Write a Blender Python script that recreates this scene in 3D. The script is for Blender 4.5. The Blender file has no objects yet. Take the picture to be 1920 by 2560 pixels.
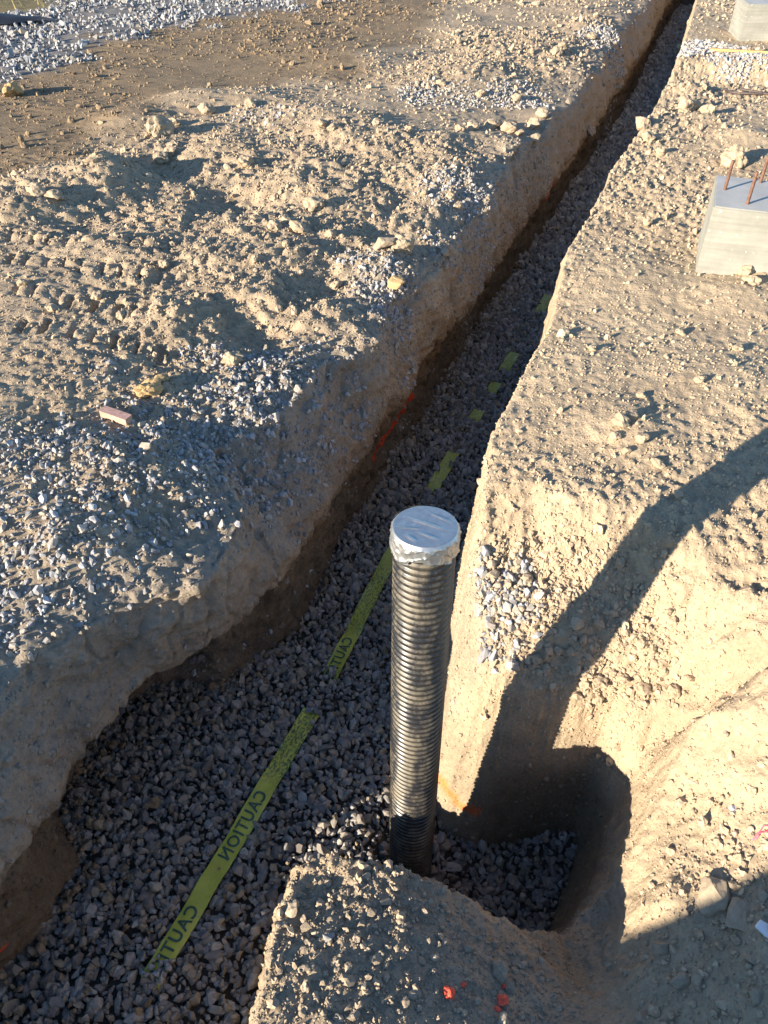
import bpy, bmesh, math, random
import numpy as np
from mathutils import Vector, Matrix, noise as mnoise

rng = np.random.default_rng(7)
random.seed(7)
scene = bpy.context.scene
COL = scene.collection

# ------------------------------------------------------------------ camera, sky, sun, exposure
CAM_H, PITCH, FPX = 1.60, math.radians(42.0), 1926.0
cam_d = bpy.data.cameras.new('camera')
cam_d.sensor_fit = 'VERTICAL'; cam_d.sensor_height = 36.0; cam_d.lens = FPX / 2560.0 * 36.0
cam_d.clip_start = 0.02; cam_d.clip_end = 3000.0
cam = bpy.data.objects.new('camera', cam_d); COL.objects.link(cam)
cam.location = (0, 0, CAM_H); cam.rotation_euler = (math.radians(90) - PITCH, 0, 0)
scene.camera = cam

SUN_AZ, SUN_EL = math.radians(56.0), math.radians(13.6)     # azimuth: where the shadows point, right of forward
world = bpy.data.worlds.new('World'); scene.world = world; world.use_nodes = True
wn = world.node_tree.nodes; wl = world.node_tree.links
sky = wn.new('ShaderNodeTexSky'); sky.sky_type = 'NISHITA'; sky.sun_disc = False
sky.sun_elevation = SUN_EL; sky.sun_rotation = SUN_AZ + math.pi
sky.air_density = 1.0; sky.dust_density = 0.1; sky.ozone_density = 3.5
wn['Background'].inputs['Strength'].default_value = 0.105
wl.new(sky.outputs[0], wn['Background'].inputs['Color'])
sun_d = bpy.data.lights.new('sun', 'SUN'); sun_d.energy = 5.0; sun_d.angle = math.radians(0.5)
sun_d.color = (1.0, 0.875, 0.695)
sun = bpy.data.objects.new('sun', sun_d); COL.objects.link(sun)
sdir = Vector((math.sin(SUN_AZ) * math.cos(SUN_EL), math.cos(SUN_AZ) * math.cos(SUN_EL), -math.sin(SUN_EL)))
sun.rotation_euler = sdir.to_track_quat('-Z', 'Y').to_euler()
scene.view_settings.view_transform = 'Standard'; scene.view_settings.look = 'None'
scene.view_settings.gamma = 1.0; scene.view_settings.exposure = 1.55
scene.cycles.max_bounces = 6; scene.cycles.diffuse_bounces = 3

# ------------------------------------------------------------------ helpers
def un(x, y, z):
    """Where the sight line through photograph pixel (x, y) meets the level z."""
    a = (x - 960) / FPX; b = -(y - 1280) / FPX
    r = np.array([a, math.cos(PITCH) + b * math.sin(PITCH), -math.sin(PITCH) + b * math.cos(PITCH)])
    k = (z - CAM_H) / r[2]
    return np.array([r[0] * k, r[1] * k, z])

TH = math.radians(24.2)                       # the trench runs this far right of forward
D = np.array([math.sin(TH), math.cos(TH)]); N = np.array([math.cos(TH), -math.sin(TH)])
def xy(s, t): return np.stack([s * D[0] + t * N[0], s * D[1] + t * N[1]], -1)
def table(s, pts):
    pts = sorted(pts); return np.interp(s, [p[0] for p in pts], [p[1] for p in pts])
def smooth01(v): v = np.clip(v, 0, 1); return v * v * (3 - 2 * v)

_perm = np.random.default_rng(3).permutation(512)
def _h(i, j, k):
    p = _perm
    return p[(p[(p[i & 511] + j) & 511] + k) & 511]
_g = np.random.default_rng(4).normal(size=(512, 3)); _g /= np.linalg.norm(_g, axis=1, keepdims=True)
def perlin(P, lam, seed=0):
    q = P / lam + seed * 17.31
    i = np.floor(q).astype(np.int64); f = q - i
    u = f * f * f * (f * (f * 6 - 15) + 10)
    out = 0
    for dx in (0, 1):
        wx = u[..., 0] if dx else 1 - u[..., 0]
        for dy in (0, 1):
            wy = u[..., 1] if dy else 1 - u[..., 1]
            for dz in (0, 1):
                wz = u[..., 2] if dz else 1 - u[..., 2]
                g = _g[_h(i[..., 0] + dx, i[..., 1] + dy, i[..., 2] + dz)]
                out = out + wx * wy * wz * ((f[..., 0] - dx) * g[..., 0] + (f[..., 1] - dy) * g[..., 1] + (f[..., 2] - dz) * g[..., 2])
    return out * 1.5

def mat(name, build):
    m = bpy.data.materials.new(name); m.use_nodes = True
    nt = m.node_tree; build(nt, nt.nodes, nt.links, nt.nodes['Principled BSDF']); return m
def nd(nodes, kind, **kw):
    n = nodes.new(kind)
    for k, v in kw.items(): setattr(n, k, v)
    return n
def mixcol(nodes, links, fac, a, b, blend='MIX'):
    m = nodes.new('ShaderNodeMix'); m.data_type = 'RGBA'; m.blend_type = blend
    for sock, v in ((m.inputs[0], fac), (m.inputs[6], a), (m.inputs[7], b)):
        if isinstance(v, bpy.types.NodeSocket): links.new(v, sock)
        else: sock.default_value = v
    return m.outputs[2]
def noise_node(nodes, links, scale, detail=4, rough=0.6, coord='Object', vec=None):
    n = nodes.new('ShaderNodeTexNoise'); n.inputs['Scale'].default_value = scale
    n.inputs['Detail'].default_value = detail; n.inputs['Roughness'].default_value = rough
    if vec is None:
        tc = nodes.new('ShaderNodeTexCoord'); vec = tc.outputs[coord]
    links.new(vec, n.inputs['Vector']); return n
def ramp(nodes, links, src, lo, hi, c0=(0, 0, 0, 1), c1=(1, 1, 1, 1)):
    r = nodes.new('ShaderNodeValToRGB'); r.color_ramp.elements[0].position = lo; r.color_ramp.elements[1].position = hi
    r.color_ramp.elements[0].color = c0; r.color_ramp.elements[1].color = c1
    links.new(src, r.inputs[0]); return r.outputs[0]
def bump(nodes, links, bsdf, height, strength, dist, prev=None):
    b = nodes.new('ShaderNodeBump'); b.inputs['Strength'].default_value = strength; b.inputs['Distance'].default_value = dist
    links.new(height, b.inputs['Height'])
    if prev: links.new(prev, b.inputs['Normal'])
    links.new(b.outputs[0], bsdf.inputs['Normal']); return b.outputs[0]

def m_soil(nt, n, l, b):
    at = nd(n, 'ShaderNodeAttribute', attribute_name='tint')
    v1 = noise_node(n, l, 5.0, 5, 0.65); v2 = noise_node(n, l, 70.0, 4, 0.7)
    c = mixcol(n, l, 1.0, at.outputs['Color'], ramp(n, l, v1.outputs[0], 0.3, 0.72, (0.78, 0.77, 0.76, 1), (1.16, 1.14, 1.10, 1)), 'MULTIPLY')
    c = mixcol(n, l, 1.0, c, ramp(n, l, v2.outputs[0], 0.3, 0.7, (0.80, 0.79, 0.78, 1), (1.15, 1.15, 1.15, 1)), 'MULTIPLY')
    l.new(c, b.inputs['Base Color']); b.inputs['Roughness'].default_value = 0.95; b.inputs['Specular IOR Level'].default_value = 0.15
    h1 = noise_node(n, l, 150.0, 6, 0.75)
    vo = nd(n, 'ShaderNodeTexVoronoi'); vo.inputs['Scale'].default_value = 90.0
    tc = nd(n, 'ShaderNodeTexCoord'); l.new(tc.outputs['Object'], vo.inputs['Vector'])
    p = bump(n, l, b, vo.outputs['Distance'], 0.35, 0.006)
    bump(n, l, b, h1.outputs[0], 0.8, 0.006, p)
def m_crumb(nt, n, l, b):
    at = nd(n, 'ShaderNodeAttribute', attribute_name='tint', attribute_type='INSTANCER')
    v2 = noise_node(n, l, 3.0, 4, 0.7)
    c = mixcol(n, l, 1.0, at.outputs['Color'], ramp(n, l, v2.outputs[0], 0.3, 0.7, (0.8, 0.8, 0.8, 1), (1.12, 1.12, 1.12, 1)), 'MULTIPLY')
    l.new(c, b.inputs['Base Color']); b.inputs['Roughness'].default_value = 0.95; b.inputs['Specular IOR Level'].default_value = 0.15
    h = noise_node(n, l, 4.0, 5, 0.75); bump(n, l, b, h.outputs[0], 0.6, 0.002)
def m_stone(nt, n, l, b):
    at = nd(n, 'ShaderNodeAttribute', attribute_name='tint', attribute_type='INSTANCER')
    v = noise_node(n, l, 2.2, 5, 0.7)
    c = mixcol(n, l, 1.0, at.outputs['Color'], ramp(n, l, v.outputs[0], 0.3, 0.7, (0.75, 0.76, 0.78, 1), (1.2, 1.18, 1.15, 1)), 'MULTIPLY')
    l.new(c, b.inputs['Base Color']); b.inputs['Roughness'].default_value = 0.8; b.inputs['Specular IOR Level'].default_value = 0.3
    h = noise_node(n, l, 5.0, 5, 0.7); bump(n, l, b, h.outputs[0], 0.4, 0.002)
def m_clod(col):
    def f(nt, n, l, b):
        v = noise_node(n, l, 3.0, 6, 0.75)
        c = mixcol(n, l, 1.0, (*col, 1), ramp(n, l, v.outputs[0], 0.3, 0.7, (0.75, 0.74, 0.72, 1), (1.18, 1.17, 1.15, 1)), 'MULTIPLY')
        l.new(c, b.inputs['Base Color']); b.inputs['Roughness'].default_value = 0.95; b.inputs['Specular IOR Level'].default_value = 0.15
        h = noise_node(n, l, 7.0, 6, 0.75); bump(n, l, b, h.outputs[0], 0.7, 0.003)
    return f
def m_plain(col, rough=0.6, metal=0.0, var=0.2, scale=30.0, bumpd=0.0):
    def f(nt, n, l, b):
        v = noise_node(n, l, scale, 5, 0.65)
        lo = tuple(c * (1 - var) for c in col); hi = tuple(min(1, c * (1 + var)) for c in col)
        l.new(ramp(n, l, v.outputs[0], 0.32, 0.68, (*lo, 1), (*hi, 1)), b.inputs['Base Color'])
        b.inputs['Roughness'].default_value = rough; b.inputs['Metallic'].default_value = metal
        if bumpd:
            h = noise_node(n, l, scale * 3, 5, 0.7); bump(n, l, b, h.outputs[0], 0.6, bumpd)
    return f
SOIL = (0.375, 0.294, 0.206)
M = {}
M['soil'] = mat('soil', m_soil); M['crumb'] = mat('soil_crumb', m_crumb); M['stone'] = mat('crushed_stone', m_stone)
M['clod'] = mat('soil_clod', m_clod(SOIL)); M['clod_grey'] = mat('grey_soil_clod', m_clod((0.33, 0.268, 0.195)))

def put(name, mesh, material=None, parent=None, label=None, cat=None, group=None, kind=None):
    o = bpy.data.objects.new(name, mesh); COL.objects.link(o)
    if material is not None and mesh is not None:
        mesh.materials.clear(); mesh.materials.append(material)
    if parent is not None: o.parent = parent
    if label: o['label'] = label
    if cat: o['category'] = cat
    if group: o['group'] = group
    if kind: o['kind'] = kind
    return o
def mesh_from(verts, faces, smooth=False):
    me = bpy.data.meshes.new('mesh'); me.from_pydata([tuple(v) for v in verts], [], faces); me.update()
    if smooth: me.polygons.foreach_set('use_smooth', [True] * len(me.polygons))
    return me

# ------------------------------------------------------------------ the ground: one sheet with the trench, pit and banks in it
FLOOR = -1.05
def steps(lo, hi, f):
    out = [lo]
    while out[-1] < hi: out.append(out[-1] + f(out[-1]))
    return out
S = np.array(steps(-9.0, 0.0, lambda s: max(0.02, 0.10 * abs(s) * 0.8 + 0.012)) +
             steps(0.02, 32.0, lambda s: 0.0055 + 0.0030 * max(0.0, s - 1.2)) +
             steps(34.0, 600.0, lambda s: 0.12 * s))
BEND = lambda s: np.minimum(0, s - 0.15) * 0.63
left_sh = table(S, [(-9, -1.42), (0.3, -1.42), (0.66, -1.44), (0.8, -1.42), (0.95, -1.36), (1.22, -1.16), (1.4, -1.16), (1.56, -1.24), (1.8, -1.46), (2.1, -1.36), (2.5, -1.34),
                    (2.75, -1.16), (3.1, -1.24), (3.5, -1.12), (4.0, -1.22), (4.5, -1.22), (5.2, -1.30), (5.9, -1.33), (6.8, -1.27), (8.8, -1.44), (11.2, -1.54), (15, -1.75), (30, -2.6), (600, -40)]) + BEND(S)
left_lip = table(S, [(-9, -1.32), (0.4, -1.30), (0.63, -1.34), (0.75, -1.37), (0.98, -1.34), (1.15, -1.26), (1.4, -1.17), (1.7, -1.17), (2.3, -1.22), (3, -1.24), (4, -1.25),
                     (5, -1.31), (6.8, -1.33), (8.6, -1.42), (11, -1.5), (14, -1.72), (30, -2.55), (600, -39.9)]) + BEND(S)
left_toe = table(S, [(-9, -1.36), (0.2, -1.37), (0.5, -1.42), (0.62, -1.45), (0.75, -1.62), (1.1, -1.74), (1.32, -1.62), (1.45, -1.38), (1.86, -1.25), (2.3, -1.30), (3.1, -1.36),
                     (4.1, -1.38), (5.1, -1.44), (8.6, -1.50), (10.2, -1.52), (14.2, -1.80), (30, -2.62), (600, -40)]) + BEND(S)
def sjit(amp, lam, seed):
    q = np.stack([S, S * 0 + 3.3, S * 0 + 7.7], -1); return amp * perlin(q, lam, seed)
left_sh = left_sh - 0.13 * smooth01((S - 2.2) / 0.8) * smooth01((14 - S) / 4) + sjit(0.07, 0.9, 31) * smooth01((S - 2.0) / .6) + sjit(0.04, 0.5, 1) + sjit(0.02, 0.18, 2)
left_lip = left_lip + sjit(0.05, 0.9, 31) * smooth01((S - 2.0) / .6) + sjit(0.02, 0.4, 3) + sjit(0.008, 0.1, 4)
left_toe = left_toe + sjit(0.03, 0.35, 5)
right_lip = [(1.74, -0.50), (1.97, -0.53), (2.15, -0.57), (2.46, -0.575), (2.96, -0.585), (3.3, -0.64), (3.67, -0.70), (4.3, -0.71), (4.93, -0.74), (5.9, -0.715), (7.42, -0.77), (8.4, -0.84), (9.89, -0.96), (11.4, -1.09), (15, -1.3), (30, -2.1), (600, -39)]

# the open floor: trench, the wide end by the standpipe, the pit beside it, and an unseen ramp behind, shaped to steer sunlight
poly = [(*xy(s, table(s, right_lip) - 0.10), 9.0) for s in (600, 30, 15, 11.4, 9.9, 8.4, 7.4, 5.9, 4.9, 4.3, 3.67, 3.3, 2.96, 2.46, 2.15, 1.97)]
poly += [(0.17, 1.80, 7.0), (0.155, 1.60, 5.5), (0.155, 1.50, 4.8), (0.165, 1.43, 4.4), (0.205, 1.37, 4.4), (0.29, 1.325, 4.8), (0.38, 1.315, 5.5), (0.48, 1.325, 7.0), (0.60, 1.34, 8.0), (0.69, 1.33, 6.0), (0.70, 1.27, 4.6),
         (0.63, 1.12, 4.2), (0.555, 0.99, 4.0), (0.48, 0.895, 4.5), (0.40, 0.865, 7.0), (0.28, 0.905, 8.0), (0.13, 0.96, 9.0), (-0.01, 0.99, 9.0), (-0.15, 1.015, 9.0), (-0.285, 0.99, 8.0), (-0.35, 0.83, 7.0), (-0.385, 0.65, 6.0), (-0.44, 0.44, 4.0),
         (-0.52, 0.22, 3.0), (-0.95, -0.08, 3.0), (-2.00, -0.77, 3.0), (-6.8, -3.95, 3.0), (-14.0, -4.2, 3.0), (-14.0, 600.0, 3.0)]
PX = np.array([p[0] for p in poly]); PY = np.array([p[1] for p in poly]); PK = np.array([p[2] for p in poly])
def floor_sd(x, y):
    best = np.full(x.shape, 1e9); kk = np.zeros(x.shape); inside = np.zeros(x.shape, bool)
    n = len(PX)
    for i in range(n):
        ax, ay, bx, by = PX[i], PY[i], PX[(i + 1) % n], PY[(i + 1) % n]
        ex, ey = bx - ax, by - ay
        h = np.clip(((x - ax) * ex + (y - ay) * ey) / (ex * ex + ey * ey), 0, 1)
        dd = np.hypot(x - ax - h * ex, y - ay - h * ey)
        ki = PK[i] * (1 - h) + PK[(i + 1) % n] * h
        m = dd < best; best = np.where(m, dd, best); kk = np.where(m, ki, kk)
        c = (ay > y) != (by > y)
        with np.errstate(divide='ignore', invalid='ignore'):
            xi = ax + (y - ay) / (by - ay if by != ay else 1e-9) * ex
        inside ^= c & (x < xi)
    return np.where(inside, -best, best), kk

ctrl_px = [  # pixel x, pixel y, height: the ledge, pit rim and near ground, cut below the bank
    (1160, 1410, -.23), (1300, 1435, -.23), (1450, 1450, -.22), (1590, 1450, -.20), (1700, 1475, -.14), (1830, 1480, -.07), (1920, 1480, -.04),
    (1200, 1490, -.25), (1190, 1600, -.34), (1300, 1530, -.27), (1400, 1550, -.28), (1450, 1620, -.34), (1400, 1650, -.39), (1500, 1700, -.43), (1560, 1600, -.31), (1650, 1600, -.28), (1720, 1680, -.31),
    (1240, 1670, -.40), (1300, 1710, -.44), (1400, 1750, -.47), (1480, 1810, -.52),
    (1900, 1560, -.06), (1900, 1680, -.13), (1900, 1800, -.18), (1780, 1740, -.30), (1600, 1800, -.50), (1700, 1880, -.41), (1850, 1950, -.29),
    (1640, 1900, -.52), (1690, 2050, -.50), (1660, 2180, -.50), (1640, 2260, -.50), (1800, 2100, -.38), (1900, 2100, -.31), (1800, 2300, -.39), (1900, 2350, -.32),
    (1500, 2300, -.76), (1450, 2420, -.72), (1520, 2480, -.62), (1620, 2400, -.51), (1750, 2480, -.41), (1900, 2540, -.33), (1420, 2540, -.57), (1560, 2555, -.50),
    (760, 2195, -.55), (850, 2180, -.53), (950, 2200, -.52), (1080, 2240, -.54), (1200, 2300, -.58), (1330, 2370, -.64), (1390, 2430, -.65),
    (700, 2350, -.50), (800, 2350, -.48), (950, 2400, -.47), (1100, 2430, -.50), (1250, 2470, -.56), (1180, 2540, -.51), (650, 2480, -.47), (600, 2555, -.46), (900, 2550, -.45)]
ctrl = [un(*c) for c in ctrl_px] + [np.array(c) for c in [
    (0, -.1, -.40), (0, -1.2, -.10), (-.6, -.6, -.20), (.8, -.2, -.30), (1.6, .1, -.12), (2.4, .6, .02), (1.5, -1.2, -.05), (3, -1, 0), (1.6, 1.2, -.02), (2.2, 1.6, .05), (0, -4, 0), (4, 1.6, .1), (-4, -6, 0)]]
ctrl_hi = np.array([(.25, 1.79, -.02), (.6, 1.74, -.01), (.9, 1.62, 0), (1.1, 1.55, 0), (2.2, 1.8, .08), (3.2, 1.5, .1), (.36, 2.2, 0), (.6, 3.0, .01), (.95, 4, .02), (1.5, 5, .06), (2.0, 6.2, .05), (2.0, 3.0, .09), (3.2, 3.2, .18), (3, 5, .16), (1.3, 2.4, .045), (.9, 2.0, .015), (1.7, 3.9, .07), (1.55, 3.4, .055),
    (3, 7.5, 0), (5, 10, 0), (8, 3, 0), (4, 14, 0), (10, 20, 0), (20, 5, 0), (25, 30, 0), (0, 2.5, 0), (0, 20, 0)])
CUT = [un(*c)[:2] for c in ((900, 1285, -.02), (1160, 1298, -.02), (1300, 1308, -.02), (1450, 1330, -.01), (1600, 1372, 0), (1700, 1402, 0), (1920, 1440, 0))] + [np.array((1.7, 1.45)), np.array((4.0, 1.1)), np.array((80., -8.))]
ctrl = np.array(ctrl)
def kern(r): return -np.sqrt(r * r + 0.03 ** 2)
def rbf_fit(c):
    A_ = kern(np.hypot(c[:, None, 0] - c[None, :, 0], c[:, None, 1] - c[None, :, 1])) + np.eye(len(c)) * 0.004
    n = len(c); AA = np.zeros((n + 1, n + 1)); AA[:n, :n] = A_; AA[:n, n] = 1; AA[n, :n] = 1
    return np.linalg.solve(AA, np.concatenate([c[:, 2], [0]]))
def rbf(c, w, x, y):
    z = np.full(x.shape, w[-1])
    for i in range(len(c)): z += w[i] * kern(np.hypot(x - c[i, 0], y - c[i, 1]))
    return z
W_LO, W_HI = rbf_fit(ctrl), rbf_fit(ctrl_hi)
def z_upper(x, y):
    """The bank beyond the cut face and the lower ground this side of it."""
    cx = np.array([c[0] for c in CUT]); cy = np.array([c[1] for c in CUT])
    wob = 0.018 * np.sin(x * 21 + 1) + 0.012 * np.sin(x * 47)
    up = smooth01((y - np.interp(x, cx, cy) + wob * .6) / 0.24 + 0.14)
    z = rbf(ctrl_hi, W_HI, x, y) * up + rbf(ctrl, W_LO, x, y) * (1 - up)
    far = smooth01((np.hypot(x, y - 3) - 10) / 8)
    return z * (1 - far)

def z_floor(x, y):
    q = x * math.sin(SUN_AZ) + y * math.cos(SUN_AZ)
    hollow = np.exp(-(((x - 0.42) / 0.36) ** 2 + ((y - 1.20) / 0.33) ** 2) ** 2)            # the gravel sinks towards the pit
    return FLOOR + 0.30 * smooth01((-0.62 - q) / 0.3) + 0.20 * np.maximum(0, -0.85 - q) - 0.24 * hollow  # unseen ramp rise added to shade the near floor

# columns
def cols(intervals):
    """intervals: list of (t0(s), t1(s), count, power) -> (rows, columns) of t"""
    out = []
    for (a, b, c, p) in intervals:
        u = np.arange(c) / c
        u = u ** p if p > 0 else 1 - (1 - u) ** (-p)
        out.append(a[:, None] * (1 - u) + b[:, None] * u)
    return np.concatenate(out, 1)
one = np.ones_like(S); far = np.maximum(60, np.abs(S) * 1.2)
lt = [(-far, -9 * one + BEND(S), 14, -2.5), (-9 * one + BEND(S), -4.5 * one + BEND(S), 75, 1), (-4.5 * one + BEND(S), -2.6 * one + BEND(S), 120, 1), (-2.6 * one + BEND(S), left_sh - 0.30, 130, 1), (left_sh - 0.30, left_sh, 44, 1)]
TLg = cols(lt)
nL0 = TLg.shape[1]
# wall profile (t, z) knots
wk_t = [left_sh, 0.55 * left_sh + 0.45 * left_lip + 0.012, left_lip + 0.012, left_lip, np.minimum(left_lip - 0.02, 0.45 * left_lip + 0.55 * left_toe), left_toe, left_toe + 0.01]
deep = table(S, [(-9, 0), (0.3, 0.0), (0.6, 1), (1.6, 1), (2.2, 0.35), (600, 0.35)])
wk_z = [-0.13 * one, -0.28 * one, -0.44 * one, -0.52 * one - 0.03 * (1 - deep), -0.60 * one, -0.86 * one, FLOOR - 0.05 * one]
wt, wz = [], []
for i in range(6):
    c = [22, 22, 14, 16, 26, 18][i]
    u = np.arange(c) / c
    wt.append(wk_t[i][:, None] * (1 - u) + wk_t[i + 1][:, None] * u); wz.append(wk_z[i][:, None] * (1 - u) + wk_z[i + 1][:, None] * u)
WT = np.concatenate(wt, 1); WZ = np.concatenate(wz, 1)
rl = table(S, right_lip)
R0 = left_toe + 0.012
rt = [(R0, R0 * 0 + np.minimum(-0.72, rl - 0.14), 46, 1), (np.minimum(-0.72, rl - 0.14), rl + 0.12, 70, 1), (rl + 0.12, np.maximum(1.35, rl + 1.6), 300, 1), (np.maximum(1.35, rl + 1.6), 4.2 * one, 150, 1), (4.2 * one, 10 * one, 40, 1), (10 * one, far, 14, 2.5)]
far_fix = S > 40
TRg = cols(rt); TRg = np.concatenate([TRg, far[:, None]], 1)
TT = np.concatenate([TLg, WT, TRg], 1)
TT[far_fix] = np.linspace(-1, 1, TT.shape[1])[None, :] * far[far_fix][:, None]
SS = np.repeat(S[:, None], TT.shape[1], 1)
X, Y = SS * D[0] + TT * N[0], SS * D[1] + TT * N[1]
# left ground level: drops gently to the shoulder, with heaps and hollows
bumps_left = [  # px, py, amplitude, radius, stretch along trench
    (330, 300, .10, .30), (470, 260, .10, .30), (620, 255, .09, .32), (760, 290, .07, .35), (900, 330, .06, .35), (280, 450, .13, .26), (150, 470, .09, .30), (40, 540, .10, .22),
    (420, 420, -.09, .22), (560, 470, -.08, .30), (640, 500, -.06, .25), (1180, 430, .10, .28), (1080, 500, .06, .22), (960, 640, .07, .20), (1100, 640, .05, .16), (1230, 620, .06, .2), (1010, 820, .06, .16),
    (820, 900, .05, .20), (680, 900, .05, .18), (560, 960, .03, .2), (450, 780, .05, .16), (620, 780, -.05, .16), (300, 640, .04, .2), (500, 640, .05, .18), (720, 640, .05, .2), (640, 720, .04, .14),
    (1300, 340, .08, .25), (1380, 260, .08, .25), (1120, 330, .05, .3), (1460, 160, .09, .3), (1520, 60, .1, .35), (900, 150, .07, .5), (1200, 180, .07, .45), (300, 1150, .04, .3), (600, 1080, .04, .25), (150, 1330, .04, .25)]
fx = np.zeros_like(X)
for b in bumps_left:
    c = un(b[0], b[1], 0); r = b[3]
    m = (np.abs(X - c[0]) < 3 * r) & (np.abs(Y - c[1]) < 3 * r)
    fx[m] += .85 * b[2] * np.exp(-(((X[m] - c[0]) ** 2 + (Y[m] - c[1]) ** 2) / (r * r)) * 1.2)
# crawler track prints: rows of lug dents pressed into the dirt
for (a, b, nb) in [((-60, 590), (420, 630), 11), ((-20, 640), (400, 695), 10), ((60, 805), (400, 865), 7), ((40, 725), (340, 775), 7)]:
    pa, pb = un(*a, 0), un(*b, 0); e = (pb - pa)[:2]; e /= np.linalg.norm(e); e2 = np.array([-e[1], e[0]])
    for i in range(nb):
        c = pa + (pb - pa) * (i + rng.uniform(-.1, .1)) / (nb - 1); c[:2] += rng.uniform(-.015, .015, 2)
        m = (np.abs(X - c[0]) < .25) & (np.abs(Y - c[1]) < .25)
        u = (X[m] - c[0]) * e[0] + (Y[m] - c[1]) * e[1]; v = (X[m] - c[0]) * e2[0] + (Y[m] - c[1]) * e2[1]
        hw, hv = rng.uniform(.012, .017), rng.uniform(.045, .060)
        box_ = smooth01((hw - np.abs(u + v * .35)) / .014 + .5) * smooth01((hv - np.abs(v)) / .02 + .5)
        fx[m] += -rng.uniform(.018, .030) * box_ + .012 * np.exp(-((u - .028) / .014) ** 2 - (v / .05) ** 2)
zl = -0.13 * np.exp(-np.maximum(0, left_sh[:, None] - TT) / 0.45)
Z = np.zeros_like(X)
cL, cW = nL0, nL0 + WT.shape[1]
Z[:, :cL] = zl[:, :cL] + fx[:, :cL]
Z[:, cL:cW] = WZ + np.clip(1 - np.arange(cW - cL) / 40, 0, 1) * fx[:, cL - 1:cL] * 0.8
xr, yr = X[:, cW:], Y[:, cW:]
sd, kk = floor_sd(xr, yr)
zu = z_upper(xr, yr)
# raised platform by the far pier
e1, e2 = un(1425, 205, 0), un(1920, 235, 0)
ed = (e2 - e1)[:2]; ed /= np.linalg.norm(ed); en = np.array([-ed[1], ed[0]])
pd = (xr - e1[0]) * en[0] + (yr - e1[1]) * en[1]
zu = zu + 0.13 * smooth01(pd / 0.30 + 0.1 * np.sin(xr * 9)) * smooth01((xr - 1.2) / 0.5)
bumps_right = [(1600, 330, .05, .2), (1850, 390, .05, .18), (1720, 250, .05, .16), (1750, 330, .03, .2), (1560, 700, .03, .3), (1850, 780, .05, .2), (1560, 1080, .04, .16), (1800, 980, .03, .25), (1400, 900, .02, .25),
               (1780, 2030, .04, .06), (1720, 2230, .05, .05), (1900, 720, .05, .12)]
for b in bumps_right:
    c = un(b[0], b[1], 0); r = b[3]; zu = zu + b[2] * np.exp(-((xr - c[0]) ** 2 + (yr - c[1]) ** 2) / (r * r) * 1.2)
# grooves left by the bucket teeth
g1, g2 = un(1900, 1580, -.06), un(1520, 1700, -.52)
gd = (g2 - g1)[:2]; gl = np.linalg.norm(gd); gd /= gl; gn = np.array([-gd[1], gd[0]])
ga = ((xr - g1[0]) * gd[0] + (yr - g1[1]) * gd[1]) / gl; gp = (xr - g1[0]) * gn[0] + (yr - g1[1]) * gn[1]
gm = smooth01((ga + 1.2) / 0.5) * smooth01((1.05 - ga) / 0.3) * smooth01((0.30 - np.abs(gp - 0.08)) / 0.08)
zu = zu + gm * 0.035 * (np.abs(((gp / 0.105 + 0.15 * np.sin(ga * 4)) % 1.0) - 0.5) * 2 - 0.5)
# a ridge of soil between the scoop and the near ground
cr = [un(*c)[:2] for c in ((1600, 1950, -.46), (1655, 1880, -.40), (1720, 1838, -.34), (1810, 1795, -.26), (1920, 1750, -.18), (2100, 1700, -.1))]
best = np.full(xr.shape, 1e9); sgn = np.zeros(xr.shape)
for a, b in zip(cr[:-1], cr[1:]):
    e = b - a; h = np.clip(((xr - a[0]) * e[0] + (yr - a[1]) * e[1]) / (e @ e), 0, 1); vx, vy = xr - a[0] - h * e[0], yr - a[1] - h * e[1]; dd = np.hypot(vx, vy)
    m = dd < best; best = np.where(m, dd, best); sgn = np.where(m, e[0] * vy - e[1] * vx, sgn)
zu = zu + np.where(sgn > 0, 0.11 * np.exp(-(best / 0.035) ** 2) - 0.05 * np.exp(-((best - .09) / .06) ** 2), 0.11 * np.exp(-(best / 0.15) ** 2))
# unseen heap added behind the camera to throw the lower right body shadow
hp = xr * math.cos(SUN_AZ) - yr * math.sin(SUN_AZ); hq = xr * math.sin(SUN_AZ) + yr * math.cos(SUN_AZ)
zu = zu + 1.0 * smooth01((hp + 0.33) / 0.10) * smooth01((1.5 - hp) / 0.5) * smooth01((-0.32 - hq) / 0.4) * smooth01((hq + 3.0) / 1.0)
rise = np.maximum(0, sd)
zw = z_floor(xr, yr) + kk * rise
h_ = 0.03 + 0.15 * np.exp(-((xr - .25) / .35) ** 2 - ((yr - 1.45) / .28) ** 2)
dmin = zw - zu
Z[:, cW:] = np.where(sd < 0, z_floor(xr, yr), 0.5 * (zw + zu - np.sqrt(dmin * dmin + h_ * h_)) + 0 * h_)
Z[far_fix] = 0
# round the wall profile a little
for _ in range(36):
    a, b = cL - 30, cW - 6
    for Q in (X, Y, Z):
        Q[:, a:b] = 0.25 * Q[:, a - 1:b - 1] + 0.5 * Q[:, a:b] + 0.25 * Q[:, a + 1:b + 1]
P = np.stack([X, Y, Z], -1)
def normals(P):
    dt = np.empty_like(P); dt[:, 1:-1] = P[:, 2:] - P[:, :-2]; dt[:, 0] = P[:, 1] - P[:, 0]; dt[:, -1] = P[:, -1] - P[:, -2]
    ds = np.empty_like(P); ds[1:-1] = P[2:] - P[:-2]; ds[0] = P[1] - P[0]; ds[-1] = P[-1] - P[-2]
    n = np.cross(dt, ds); n /= np.maximum(np.linalg.norm(n, axis=-1, keepdims=True), 1e-9); return n, np.linalg.norm(np.cross(dt, ds), axis=-1) / 4
def px_region(pts, z=0): return [un(a, b, z)[:2] for a, b in pts]
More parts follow.
